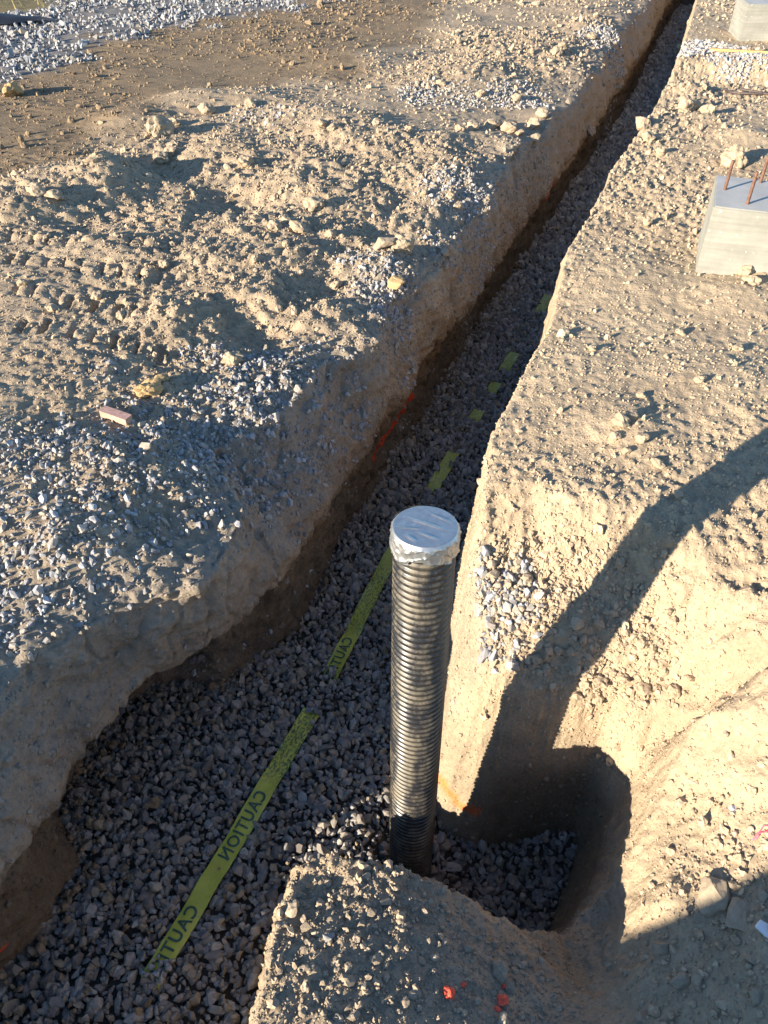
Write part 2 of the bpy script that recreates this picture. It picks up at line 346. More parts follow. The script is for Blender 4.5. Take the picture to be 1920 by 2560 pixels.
def in_poly(px, py, poly, soft, jitter=0.0):
    best = np.full(px.shape, 1e9); inside = np.zeros(px.shape, bool); n = len(poly)
    for i in range(n):
        ax, ay = poly[i]; bx, by = poly[(i + 1) % n]; ex, ey = bx - ax, by - ay
        h = np.clip(((px - ax) * ex + (py - ay) * ey) / (ex * ex + ey * ey + 1e-12), 0, 1)
        best = np.minimum(best, np.hypot(px - ax - h * ex, py - ay - h * ey))
        c = (ay > py) != (by > py)
        xi = ax + (py - ay) / ((by - ay) if by != ay else 1e-9) * ex
        inside ^= c & (px < xi)
    return smooth01(0.5 + (np.where(inside, best, -best) + jitter) / soft)
Nn, _ = normals(P)
near = (S < 34)
isfloor = np.zeros(X.shape); isfloor[:, cW:] = np.where(sd < 0, 1.0, 0.0)
wallish = 1 - np.clip(Nn[..., 2], 0, 1)
flatR = np.zeros(X.shape); flatR[:, cW:] = 1
Pn = P[near]
n1 = perlin(Pn, 0.75, 1); n2 = perlin(Pn, 0.26, 2); n3 = perlin(Pn, 0.095, 3); n4 = perlin(Pn, 0.036, 4); n5 = perlin(Pn, 0.017, 5)
nm = perlin(Pn, 1.6, 9)
rough = smooth01(0.5 + 1.4 * nm)                                            # some stretches are cloddy, others scraped smooth
rR = flatR[near]
lw = (np.arange(X.shape[1])[None, :] >= cL) & (np.arange(X.shape[1])[None, :] < cW)
amp1 = np.where(rR > 0, 0.022, 0.040); amp2 = np.where(rR > 0, 0.013, 0.022); amp3 = np.where(rR > 0, 0.009, 0.017)
steepR = np.where(rR > 0, 0.3 + 0.7 * smooth01((Nn[near][..., 2] - .35) / .4), 1.0)
disp = (amp1 * n1 + amp2 * n2 * (0.5 + rough)) * steepR + amp3 * (np.abs(n3) * 1.6 - 0.3) * (0.35 + rough) + 0.0085 * n4 * (0.5 + rough) * np.where(rR > 0, 1.4, 1.0)
disp += 0.0050 * n5 * (0.35 + rough) * np.where(rR > 0, 1.7, 1.0)
disp = np.where(lw, 0.034 * n2 + 0.026 * n3 + 0.012 * n4 + 0.004 * n5 - 0.02 * smooth01(3 * np.abs(n3) - 1.2), disp)
fl = isfloor[near]
disp = disp * (1 - 0.93 * fl) - 0.010 * fl
trackm = in_poly(X, Y, px_region([(-700, 640), (0, 470), (140, 420), (330, 360), (420, 250), (640, 235), (900, 190), (1050, 95), (1150, -60), (1000, -200), (-900, -200)]), 0.6)
trackm[:, cW:] = 0
disp = disp * (1 - 0.55 * trackm[near])
layer = perlin(Pn * np.array([.35, .35, 1.6]), 0.06, 21)
disp = np.where(lw, disp + 0.010 * layer * smooth01((-.35 - Pn[..., 2]) / .2) - .012 * smooth01((np.abs(perlin(Pn * np.array([.8, .8, .5]), 0.11, 22)) * -9 + .9)), disp)
damp = np.clip((np.linalg.norm(Pn[..., :2], axis=-1)) / 0.9, 0.4, 1)
P[near] += Nn[near] * (disp * damp)[..., None]
Nn, AREA = normals(P)
X, Y, Z = P[..., 0], P[..., 1], P[..., 2]

# ------------------------------------------------------------------ ground height lookup for placing things
flatP = P[near].reshape(-1, 3)
def hit(px, py, guess=0.0):
    """The ground point under photograph pixel (px, py)."""
    o = np.array([0, 0, CAM_H]); d = un(px, py, -2) - o; d /= np.linalg.norm(d)
    w = flatP - o; k = w @ d; r2 = (w * w).sum(1) - k * k
    ok = np.where((k > 0.2) & (r2 < (k * .004) ** 2))[0]
    if len(ok) == 0: return un(px, py, guess)
    return flatP[ok[np.argmin(k[ok])]]

# soil colours (dry tan, dusty grey, damp brown, clay, stone fines, marking paint; plus painted brightness on the right bank, shade in the pit)
tint = np.empty(P.shape); tint[:] = SOIL
tint[:, cW:] = (0.40, 0.314, 0.218)  # right bank painted paler to make up for too little light there
def lay(mask, col): 
    global tint
    tint = tint * (1 - mask[..., None]) + np.array(col) * mask[..., None]
PN = np.zeros(X.shape); PN[near] = perlin(P[near], 0.55, 11) + 0.5 * perlin(P[near], 0.17, 12)
leftside = np.zeros(X.shape, bool); leftside[:, :cW] = True
damp_zone = in_poly(X, Y, px_region([(-700, 640), (0, 470), (140, 420), (330, 360), (420, 250), (640, 235), (900, 190), (1050, 95), (1150, -60), (1000, -200), (-900, -200)]), 0.5, PN * 0.35) * leftside
lay(damp_zone * 0.85, (0.205, 0.148, 0.092))
road = in_poly(X, Y, px_region([(-600, 300), (0, 205), (130, 180), (250, 120), (380, 75), (560, 55), (760, 20), (900, -40), (900, -300), (-900, -300)]), 0.35, PN * 0.5) * leftside
lay(road * 0.9, (0.20, 0.19, 0.185))
verge = in_poly(X, Y, px_region([(-900, 40), (0, 36), (100, 14), (180, -6), (420, -60), (420, -330), (-900, -330)]), 0.3, PN * 0.3) * leftside
lay(verge * 0.8, (0.22, 0.17, 0.07))
dusty = np.zeros(X.shape); dusty[:, :cW] = smooth01((TT[:, :cW] - (left_sh[:, None] - 0.35)) / 0.3) * (0.45 + 0.55 * smooth01((2.9 - SS[:, :cW]) / 0.8))
lay(dusty * 0.75, (0.275, 0.24, 0.20))
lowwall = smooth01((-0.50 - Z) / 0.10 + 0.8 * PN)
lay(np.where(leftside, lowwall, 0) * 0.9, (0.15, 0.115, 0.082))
clay = np.zeros(X.shape); clay[:, :cW] = smooth01((Z[:, :cW] + 0.75) / 0.05) * smooth01((-0.42 - Z[:, :cW]) / 0.05) * smooth01((SS[:, :cW] - 1.7) / 0.6)
lay(clay * 0.3, (0.26, 0.15, 0.08))
moundm = in_poly(X, Y, px_region([(540, 2620), (730, 2170), (950, 2150), (1330, 2330), (1550, 2620)], -.5), 0.12)
moundm[:, :cW] = 0
lay(moundm * 0.6, (0.32, 0.265, 0.20))
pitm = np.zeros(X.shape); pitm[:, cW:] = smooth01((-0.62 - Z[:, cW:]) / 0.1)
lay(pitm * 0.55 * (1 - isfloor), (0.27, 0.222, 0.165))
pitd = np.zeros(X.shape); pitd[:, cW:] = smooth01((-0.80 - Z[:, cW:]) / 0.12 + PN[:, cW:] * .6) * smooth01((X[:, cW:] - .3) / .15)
lay(pitd * 0.7 * (1 - isfloor), (0.17, 0.13, 0.085))  # shade of the dark hollow put into the low pit wall colour
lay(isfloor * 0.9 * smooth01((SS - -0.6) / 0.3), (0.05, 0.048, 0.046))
pale = smooth01((PN - 0.28) / 0.2) * flatR * smooth01((Z + 0.1) / 0.1)
lay(pale * 0.25, (0.50, 0.40, 0.27))
def paint(pts, z, r, col=(0.75, 0.12, 0.03), amt=0.9):
    W = [hit(a, b, zz) for (a, b), zz in zip(pts, z)]
    m = np.zeros(X.shape)
    for (a, b) in zip(W[:-1], W[1:]):
        e = b - a; w = P - a; h = np.clip((w @ e) / (e @ e), 0, 1)
        m = np.maximum(m, smooth01((r - np.linalg.norm(w - h[..., None] * e, axis=-1)) / (r * 0.5) + PN * 0.8))
    lay(m * amt, col)
def wall_px(s, zq):                                       # a point on the left wall at distance s and height zq
    i = int(np.argmin(np.abs(S - s))); j = cL + int(np.argmin(np.abs(Z[i, cL:cW] - zq))); return P[i, j]
def paint_w(pts, r, amt=0.9, col=(0.62, 0.06, 0.02)):
    W = [wall_px(*p) for p in pts]; m = np.zeros(X.shape)
    for (a, b) in zip(W[:-1], W[1:]):
        e = b - a; w = P - a; h = np.clip((w @ e) / (e @ e), 0, 1)
        m = np.maximum(m, smooth01((r - np.linalg.norm(w - h[..., None] * e, axis=-1)) / (r * 0.6) + PN * 0.9))
    m[:, :cL] = 0; m[:, cW:] = 0; lay(m * amt, col)
# gravel patches on the banks: (px, py, z, radius, density)
GP = [(100, 1180, -.05, .22, 1), (300, 1200, -.05, .22, .8), (200, 1310, -.08, .20, 1), (330, 1370, -.1, .16, .9), (60, 1340, -.08, .16, .8), (430, 1250, -.07, .18, .9), (420, 1100, -.03, .20, .8), (560, 1080, -.04, .20, .9),
      (650, 1000, -.04, .18, .9), (560, 950, 0, .16, .7), (740, 900, -.04, .18, 1), (650, 880, 0, .16, .8), (840, 890, -.05, .14, .8), (330, 1020, 0, .16, .5), (520, 880, 0, .13, .5), (260, 930, 0, .1, .4), (170, 1440, -.1, .14, .8), (40, 1460, -.1, .12, .8), (20, 1560, -.12, .1, .6),
      (960, 660, .03, .14, 1), (1000, 720, 0, .13, .7), (900, 640, 0, .1, .5), (1150, 420, .08, .22, .9), (1240, 460, .06, .16, 1), (1210, 540, .02, .16, .7), (1120, 560, 0, .12, .5), (1100, 225, .03, .28, .4), (1290, 210, .03, .25, .4), (1540, 55, .08, .26, .9), (640, 260, .1, .2, .15)]
GR = [(1175, 1440, -.25, .06, 1), (1215, 1480, -.25, .085, 1), (1250, 1530, -.27, .085, 1), (1185, 1560, -.31, .075, 1), (1170, 1490, -.25, .07, .7), (1290, 1550, -.29, .08, .5), (1740, 118, .13, .20, 1), (1700, 140, .12, .15, 1), (1790, 125, .13, .2, .8), (1850, 170, .1, .25, .35), (1330, 640, 0, .1, .3), (1280, 1455, -.25, .06, .4)]
def gravel_mask(x, y, lst):
    m = np.zeros(x.shape)
    for (a, b, z, r, dn) in lst:
        c = un(a, b, z); m = np.maximum(m, dn * smooth01(1.6 - np.hypot(x - c[0], y - c[1]) / r))
    return m
GM = np.zeros(X.shape); GM[:, :cW] = gravel_mask(X[:, :cW], Y[:, :cW], GP); GM[:, cW:] = gravel_mask(X[:, cW:], Y[:, cW:], GR)
GM = np.clip(GM * (0.75 + 0.9 * PN), 0, 1)
lay(GM * 0.35, (0.27, 0.235, 0.195))
RED = (0.66, 0.07, 0.025)
paint([(1035, 992), (1015, 1030), (990, 1065), (965, 1100), (942, 1150)], [-.8] * 5, 0.026, RED)
paint([(1388, 470), (1375, 500)], [-.6] * 2, 0.05, RED, .7); paint([(-10, 2392), (14, 2378)], [-.8] * 2, 0.02, (0.78, 0.12, 0.06))
paint([(1098, 1955), (1120, 1985), (1150, 2010), (1190, 2035)], [-.72, -.76, -.80, -.84], 0.032, (0.85, 0.20, 0.05))
paint([(1840, 70), (1850, 60)], [.12, .14], 0.05, (0.7, 0.25, 0.08), 0.5)

nr, nc = X.shape
me = bpy.data.meshes.new('ground')
me.vertices.add(nr * nc); me.vertices.foreach_set('co', P.reshape(-1).astype(np.float32))
idx = np.arange(nr * nc).reshape(nr, nc)
q = np.stack([idx[:-1, :-1], idx[:-1, 1:], idx[1:, 1:], idx[1:, :-1]], -1).reshape(-1, 4)
me.loops.add(q.size); me.loops.foreach_set('vertex_index', q.reshape(-1).astype(np.int32))
me.polygons.add(len(q)); me.polygons.foreach_set('loop_start', (np.arange(len(q)) * 4).astype(np.int32))
me.polygons.foreach_set('use_smooth', np.ones(len(q), bool))
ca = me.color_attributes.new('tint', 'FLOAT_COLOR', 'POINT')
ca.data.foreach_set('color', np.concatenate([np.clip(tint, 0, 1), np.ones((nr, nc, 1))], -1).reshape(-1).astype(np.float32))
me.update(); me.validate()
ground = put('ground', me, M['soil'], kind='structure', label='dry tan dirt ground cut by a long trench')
print('ground', nr, nc, nr * nc)

# ------------------------------------------------------------------ scattering on the ground
rel = P - np.array([0, 0, CAM_H])
depth = rel[..., 1] * math.cos(PITCH) - rel[..., 2] * math.sin(PITCH)
upc = rel[..., 1] * math.sin(PITCH) + rel[..., 2] * math.cos(PITCH)
inview = (depth > 0.3) & (np.abs(rel[..., 0]) < depth * 0.62) & (np.abs(upc) < depth * 0.80) & (SS < 30)
DIST = np.linalg.norm(rel, axis=-1)
def sample(weight, count):
    """count points spread over the ground in proportion to weight (per square metre)"""
    w = (weight * AREA)[:-1, :-1].reshape(-1); tot = w.sum()
    if tot <= 0: return None
    c = np.cumsum(w); f = np.searchsorted(c, rng.random(count) * tot); f = np.minimum(f, len(w) - 1)
    i, j = f // (nc - 1), f % (nc - 1)
    a, b = rng.random((count, 1)), rng.random((count, 1))
    p = (P[i, j] * (1 - a) * (1 - b) + P[i, j + 1] * a * (1 - b) + P[i + 1, j] * (1 - a) * b + P[i + 1, j + 1] * a * b)
    return p, Nn[i, j], tint[i, j], DIST[i, j], (i, j)

def hull_mesh(seed, npts, flat, smooth=False):
    r = np.random.default_rng(seed); bm = bmesh.new()
    pts = r.normal(size=(npts, 3)); pts /= np.linalg.norm(pts, axis=1, keepdims=True)
    pts *= r.uniform(0.78, 1.0, (npts, 1)); pts *= np.array([r.uniform(.95, 1.35), r.uniform(.75, 1.0), r.uniform(flat, flat + .25)])
    vs = [bm.verts.new(p) for p in pts]
    res = bmesh.ops.convex_hull(bm, input=vs)
    bmesh.ops.delete(bm, geom=[v for v in bm.verts if not v.link_faces], context='VERTS')
    m = bpy.data.meshes.new('stone'); bm.to_mesh(m); bm.free()
    return m
def lump_mesh(seed, sub, amp=0.28, flat=0.8):
    bm = bmesh.new(); bmesh.ops.create_icosphere(bm, subdivisions=sub, radius=1)
    r = random.Random(seed); off = Vector((r.uniform(0, 50), r.uniform(0, 50), r.uniform(0, 50)))
    sc = Vector((r.uniform(.95, 1.3), r.uniform(.75, 1.0), flat * r.uniform(.8, 1.1)))
    for v in bm.verts:
        k = 1 + amp * mnoise.noise(v.co * 1.3 + off) * 1.6 + amp * .6 * mnoise.noise(v.co * 3.1 + off) + (amp * .45 * abs(mnoise.noise(v.co * 6 + off)) if sub > 2 else 0)
        v.co = Vector((v.co.x * sc.x, v.co.y * sc.y, v.co.z * sc.z)) * k
    m = bpy.data.meshes.new('lump'); bm.to_mesh(m); bm.free()
    return m
def variant_objects(meshes, material):
    out = []
    for m in meshes:
        m.materials.clear(); m.materials.append(material)
        out.append(bpy.data.objects.new('stone_shape', m))        # shape only, not placed in the scene
    return out
V_STONE = variant_objects([hull_mesh(i, 15 + 2 * (i % 5), .62) for i in range(12)], M['stone'])
V_CRUMB = variant_objects([lump_mesh(i + 50, 2, .42) for i in range(4)] + [hull_mesh(i + 60, 14, .6) for i in range(3)], M['crumb'])
V_CRUMBLO = variant_objects([lump_mesh(i + 80, 2, .42) for i in range(3)] + [hull_mesh(i + 90, 12, .6) for i in range(3)], M['crumb'])
V_STONELO = variant_objects([hull_mesh(i + 120, 9, .65) for i in range(5)], M['stone'])

def scatter(name, pts, size, tints, variants, label, cat, normal=None, squash=None):
    n = len(pts)
    me = bpy.data.meshes.new(name); me.vertices.add(n); me.vertices.foreach_set('co', np.asarray(pts, np.float32).reshape(-1))
    def attr(nm, ty, key, data):
        a = me.attributes.new(nm, ty, 'POINT'); a.data.foreach_set(key, np.ascontiguousarray(data).reshape(-1))
    attr('scl', 'FLOAT_VECTOR', 'vector', (np.asarray(size)[:, None] * rng.uniform(.8, 1.2, (n, 3))).astype(np.float32))
    attr('rot', 'FLOAT_VECTOR', 'vector', rng.uniform(0, 2 * math.pi, (n, 3)).astype(np.float32) * np.array([.35, .35, 1], np.float32) if squash else rng.uniform(0, 2 * math.pi, (n, 3)).astype(np.float32))
    attr('vid', 'INT', 'value', rng.integers(0, len(variants), n).astype(np.int32))
    attr('tint', 'FLOAT_COLOR', 'color', np.concatenate([np.clip(tints, 0.01, 1), np.ones((n, 1))], 1).astype(np.float32))
    o = put(name, me, None, label=label, cat=cat, kind='stuff')
    ng = bpy.data.node_groups.new(name, 'GeometryNodeTree')
    ng.interface.new_socket('Geometry', in_out='INPUT', socket_type='NodeSocketGeometry'); ng.interface.new_socket('Geometry', in_out='OUTPUT', socket_type='NodeSocketGeometry')
    gn, gl_ = ng.nodes, ng.links
    gi, go = gn.new('NodeGroupInput'), gn.new('NodeGroupOutput')
    mp = gn.new('GeometryNodeMeshToPoints'); gl_.new(gi.outputs[0], mp.inputs[0])
    jn = gn.new('GeometryNodeJoinGeometry')
    for v in reversed(variants):
        oi = gn.new('GeometryNodeObjectInfo'); oi.inputs['Object'].default_value = v; oi.inputs['As Instance'].default_value = True
        gl_.new(oi.outputs['Geometry'], jn.inputs[0])
    ip = gn.new('GeometryNodeInstanceOnPoints'); gl_.new(mp.outputs[0], ip.inputs['Points']); gl_.new(jn.outputs[0], ip.inputs['Instance'])
    ip.inputs['Pick Instance'].default_value = True
    for nm, ty, sock in (('vid', 'INT', 'Instance Index'), ('scl', 'FLOAT_VECTOR', 'Scale')):
        na = gn.new('GeometryNodeInputNamedAttribute'); na.data_type = ty; na.inputs[0].default_value = nm
        gl_.new(na.outputs[0], ip.inputs[sock])
    na = gn.new('GeometryNodeInputNamedAttribute'); na.data_type = 'FLOAT_VECTOR'; na.inputs[0].default_value = 'rot'
    er = gn.new('FunctionNodeEulerToRotation'); gl_.new(na.outputs[0], er.inputs[0]); gl_.new(er.outputs[0], ip.inputs['Rotation'])
    gl_.new(ip.outputs[0], go.inputs[0])
    md = o.modifiers.new('scatter', 'NODES'); md.node_group = ng
    return o

PAL = np.array([(.27, .27, .28), (.33, .33, .34), (.22, .225, .24), (.40, .40, .40), (.30, .28, .25), (.34, .30, .24), (.25, .24, .23), (.20, .19, .19), (.37, .36, .34)])
PALW = np.array([.2, .16, .16, .07, .12, .08, .1, .06, .05])
def stone_tints(n, gain=1.0): return PAL[rng.choice(len(PAL), n, p=PALW / PALW.sum())] * rng.uniform(.82, 1.18, (n, 1)) * gain

TAPE_T = lambda s: table(s, [(0, -0.97), (1.5, -0.975), (2.35, -1.035), (4.4, -1.055), (5.2, -1.06), (7.4, -1.12), (8.2, -1.10), (9.6, -1.14), (10.8, -1.2), (12.8, -1.26), (15.6, -1.6)])
SHOWN = [(0.43, 1.47), (1.66, 2.50), (2.92, 3.28), (3.62, 3.72), (3.95, 4.06), (4.24, 4.46), (5.08, 5.36), (7.1, 7.5), (8.05, 8.4), (9.4, 9.8), (10.7, 11.0), (11.6, 12.0), (12.5, 13.2), (14.2, 14.6)]
def shown(s): return any(a + .012 <= s <= b - .012 for a, b in SHOWN)

# trench gravel: packed stones, laid on a jittered close grid
pts, sz = [], []
def in_floor(x, y):
    d, _ = floor_sd(x, y); s = x * D[0] + y * D[1]; t = x * N[0] + y * N[1]
    return (d < 0.012) & (t > np.interp(s, S, left_toe) - 0.01), s, t
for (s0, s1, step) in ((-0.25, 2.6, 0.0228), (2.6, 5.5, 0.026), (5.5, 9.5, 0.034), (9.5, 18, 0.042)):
    gs = np.arange(s0, s1, step * .87); gt = np.arange(-3.2, 1.0, step)
    a, b = np.meshgrid(gs, gt, indexing='ij'); b = b + (np.arange(len(gs)) % 2)[:, None] * step / 2
    for layer in range(2):
        aa = a + rng.uniform(-.45, .45, a.shape) * step; bb = b + rng.uniform(-.45, .45, a.shape) * step
        c = xy(aa, bb); ok, s_, t_ = in_floor(c[..., 0], c[..., 1])
        if layer == 1: ok &= rng.random(a.shape) < 0.5
        x_, y_ = c[..., 0][ok], c[..., 1][ok]
        r_ = step * np.clip(rng.lognormal(-0.46, .38, len(x_)), .28, 1.3)
        zz = z_floor(x_, y_) + r_ * .15 + layer * step * .42 + rng.uniform(-.3, .3, len(x_)) * step * .4 + 0.02 * mnoise.noise(Vector((0, 0, 0)))
        # stones lie clear of the exposed tape and of the pipe
        s2 = x_ * D[0] + y_ * D[1]; t2 = x_ * N[0] + y_ * N[1]
        on_tape = np.array([shown(v) for v in s2]) & (np.abs(t2 - TAPE_T(s2)) < 0.034 + r_ * .4)
        zz = np.where(on_tape, np.minimum(zz, z_floor(x_, y_) - r_ * .55), zz)
        pts.append(np.stack([x_, y_, zz], -1)); sz.append(r_)
pts = np.concatenate(pts); sz = np.concatenate(sz)
# a few lie over the buried ends of the tape
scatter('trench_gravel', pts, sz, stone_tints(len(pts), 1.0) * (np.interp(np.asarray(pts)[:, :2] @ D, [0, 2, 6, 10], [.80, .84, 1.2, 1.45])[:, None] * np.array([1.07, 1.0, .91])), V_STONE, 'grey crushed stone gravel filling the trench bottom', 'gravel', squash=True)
n_gravel = len(pts)

# gravel spilled on the banks
w = GM * inview * (DIST < 7)
for nm, wgt, dens, r0, lab, var in (('bank_gravel', GM * leftside, 4600, .0086, 'pale grey crushed stone spilled on the dirt left of the trench', V_STONE),
                                    ('spilled_gravel', GM * ~leftside, 4600, .0125, 'grey crushed stone spilled on the dirt right of the trench', V_STONE)):
    wgt = wgt * inview * smooth01((Nn[..., 2] - .35) / .25); cnt = int((wgt * AREA).sum() * dens)
    p, n_, tn, ds, _ = sample(wgt, cnt)
    r_ = np.clip(r0 * rng.lognormal(0, .35, cnt), .006, .034); r_ = np.maximum(r_, ds * .0019)
    p = p + n_ * (r_ * .12)[:, None]
    dst = .93 if nm == 'bank_gravel' else 1.0; tc_ = stone_tints(cnt, 1.05) * dst + tn * (1.02 - dst); tc_ = np.where(rng.random((cnt, 1)) < .22, tc_ * .4 + tn * .8, tc_)
    scatter(nm, p, r_, tc_, var, lab, 'gravel')
# the stone surfaced track far off
wgt = road * (1 - verge) * inview * np.clip(.7 + PN, .15, 1.2); cnt = int(min(26000, (wgt * AREA).sum() * 900))
p, n_, tn, ds, _ = sample(wgt, cnt); r_ = np.clip(.020 * rng.lognormal(0, .35, cnt), .011, .05)
scatter('track_gravel', p + n_ * (r_ * .3)[:, None], r_, stone_tints(cnt, 1.0), V_STONELO, 'light grey stone covering the far vehicle track', 'gravel')
# soil crumbs everywhere else
base = inview * (1 - isfloor) * (1 - road) * np.clip(Nn[..., 2], 0, 1) ** 1.6
RG = np.zeros(X.shape); RG[near] = rough
cover = np.where(leftside, 0.75, 0.85) * (0.25 + 1.1 * RG) * (1 - .5 * np.clip(dusty, 0, 1)) * (1 - .6 * damp_zone)
bench = in_poly(X, Y, px_region([(1170, 1440), (1300, 1425), (1480, 1470), (1620, 1500), (1700, 1640), (1560, 1740), (1440, 1660), (1250, 1590)], -.3), .08); bench[:, :cW] = 0
cover = cover * np.where(leftside, 1 - .2 * smooth01((DIST - 3.5) / 2), 1 - .5 * smooth01((DIST - 3) / 2))
cover = np.maximum(cover, bench * 1.1); cover = np.maximum(cover, moundm * 1.6)
nearR = in_poly(X, Y, px_region([(1690, 1950), (1950, 1850), (1950, 2600), (1560, 2600), (1640, 2300)], -.35), .08); nearR[:, :cW] = 0
cover = np.maximum(cover, nearR * .8)
rbar = np.maximum(.0036, DIST * .0018)
for nm, lo, hi, var, lab in (('soil_crumbs', 0, 4.2, V_CRUMB, 'small dry soil crumbs strewn over the dirt near the trench'), ('far_soil_crumbs', 4.2, 40, V_CRUMBLO, 'dry soil crumbs strewn over the dirt farther off')):
    wgt = base * cover * (DIST >= lo) * (DIST < hi) / (math.pi * rbar ** 2) * .55
    cnt = int(min(200000, (wgt * AREA).sum())); print(nm, cnt)
    p, n_, tn, ds, _ = sample(wgt, cnt)
    r_ = np.maximum(.0036, ds * .0018) * np.clip(rng.pareto(3.8, cnt) * .5 + .5, .5, 2.3)
    scatter(nm, p + n_ * (r_ * .25)[:, None], r_, tn * rng.uniform(.88, 1.15, (cnt, 1)), var, lab, 'soil')
for nm, msk, dens, lab in (('mound_crumbs', moundm, 3600, 'coarse greyish crumbs covering the near mound'), ('pit_crumbs', nearR, 2600, 'coarse crumbs in the shaded loose soil by the pit'), ('ledge_crumbs', bench, 8500, 'coarse crumbs on the ledge beyond the pipe')):
    wgt = msk * inview * (1 - isfloor) * np.clip(.75 + PN, .2, 1.5) * (smooth01((Nn[..., 2] - .3) / .3) if nm != 'ledge_crumbs' else smooth01((Nn[..., 2] - .12) / .3)); cnt = int((wgt * AREA).sum() * dens)
    p, n_, tn, ds, _ = sample(wgt, cnt); r_ = np.clip(.0052 * rng.lognormal(0, .5, cnt), .0025, .022)
    scatter(nm, p + n_ * (r_ * .2)[:, None], r_, tn * rng.uniform(.85, 1.2, (cnt, 1)), V_CRUMB, lab, 'soil')
wallw = np.zeros(X.shape); wallw[:, cL - 6:cW] = 1
wallw[:, cW:] = (1 - isfloor[:, cW:]) * (DIST[:, cW:] < 3.4) * (.35 + .65 * smooth01((.9 - Nn[:, cW:, 2]) / .3))
wgt = wallw * inview * (SS < 6) * np.clip(.6 + 1.2 * PN, .1, 1.5); cnt = int((wgt * AREA).sum() * 2600)
p, n_, tn, ds, _ = sample(wgt, cnt); r_ = np.maximum(.0030 * rng.lognormal(0, .55, cnt), ds * .0012)
scatter('wall_crumbs', p - n_ * (r_ * .1)[:, None], r_, tn * rng.uniform(.85, 1.15, (cnt, 1)), V_CRUMB, 'fine soil grains sticking to the trench walls and pit slopes', 'soil')
tw = TT - left_toe[:, None]
wgt = isfloor * inview * (SS < 7) * (np.exp(-np.maximum(0, tw) / .06) + .03) * np.clip(.4 + 1.6 * PN, .02, 2); cnt = 1500
p, n_, tn, ds, _ = sample(wgt, cnt); r_ = np.clip(.006 * rng.lognormal(0, .5, cnt), .003, .022)
p[:, 2] = z_floor(p[:, 0], p[:, 1]) + .014 + rng.uniform(0, .012, cnt)
scatter('fallen_soil', p, r_, np.array([.24, .185, .125]) * rng.uniform(.8, 1.2, (cnt, 1)), V_CRUMB, 'brown soil bits fallen onto the trench gravel along the wall', 'soil')
print('stones', n_gravel)

def empty(name, loc, label=None, cat=None, group=None, rot=(0, 0, 0)):
    o = bpy.data.objects.new(name, None); COL.objects.link(o); o.empty_display_size = 0.05
    o.location = loc; o.rotation_euler = rot
    if label: o['label'] = label
    if cat: o['category'] = cat
    if group: o['group'] = group
    return o
def tube(path, rad, seg=8, caps=True):
    path = [Vector(p) for p in path]; vs, fs = [], []
    up = Vector((0.13, 0.21, 1)).normalized()
    for i, p in enumerate(path):
        d = (path[min(i + 1, len(path) - 1)] - path[max(i - 1, 0)]).normalized()
        a = d.cross(up); a = a.normalized() if a.length > 1e-4 else Vector((1, 0, 0)); b = a.cross(d)
        r = rad[i] if hasattr(rad, '__len__') else rad
        for k in range(seg):
            t = 2 * math.pi * k / seg; vs.append(p + a * math.cos(t) * r + b * math.sin(t) * r)
    for i in range(len(path) - 1):
        for k in range(seg):
            fs.append((i * seg + k, i * seg + (k + 1) % seg, (i + 1) * seg + (k + 1) % seg, (i + 1) * seg + k))
    if caps: fs.append(tuple(range(seg))[::-1]); fs.append(tuple((len(path) - 1) * seg + k for k in range(seg)))
    return vs, fs

# ------------------------------------------------------------------ the corrugated standpipe
def m_pipe(nt, n, l, b):
    b.inputs['Roughness'].default_value = 0.36; b.inputs['Specular IOR Level'].default_value = 0.55
    tc = nd(n, 'ShaderNodeTexCoord'); mp = nd(n, 'ShaderNodeMapping'); mp.inputs['Scale'].default_value = (1, 1, 0.35)
    l.new(tc.outputs['Object'], mp.inputs['Vector'])
    d1 = noise_node(n, l, 26.0, 6, 0.75, vec=mp.outputs[0]); d2 = noise_node(n, l, 140.0, 4, 0.7)
    geo = nd(n, 'ShaderNodeNewGeometry'); sx = nd(n, 'ShaderNodeSeparateXYZ'); l.new(geo.outputs['Normal'], sx.inputs[0])
    up = nd(n, 'ShaderNodeMapRange'); up.inputs[1].default_value = -0.2; up.inputs[2].default_value = 0.8; l.new(sx.outputs['Z'], up.inputs[0])   # dust settles on the upper flank of each rib
    mu = nd(n, 'ShaderNodeMath', operation='MULTIPLY'); l.new(ramp(n, l, d1.outputs[0], 0.43, 0.74), mu.inputs[0]); l.new(up.outputs[0], mu.inputs[1])
    ad = nd(n, 'ShaderNodeMath', operation='MULTIPLY_ADD'); l.new(ramp(n, l, d2.outputs[0], 0.60, 0.72), ad.inputs[0]); ad.inputs[1].default_value = 0.30; l.new(mu.outputs[0], ad.inputs[2]); ad.use_clamp = True
    c = mixcol(n, l, ad.outputs[0], (0.016, 0.016, 0.018, 1), (0.26, 0.215, 0.14, 1))
    l.new(c, b.inputs['Base Color'])
    r = nd(n, 'ShaderNodeMapRange'); l.new(ad.outputs[0], r.inputs[0]); r.inputs[3].default_value = 0.34; r.inputs[4].default_value = 0.85; l.new(r.outputs[0], b.inputs['Roughness'])
    bump(n, l, b, d2.outputs[0], 0.25, 0.001)
M['pipe'] = mat('black_plastic', m_pipe)
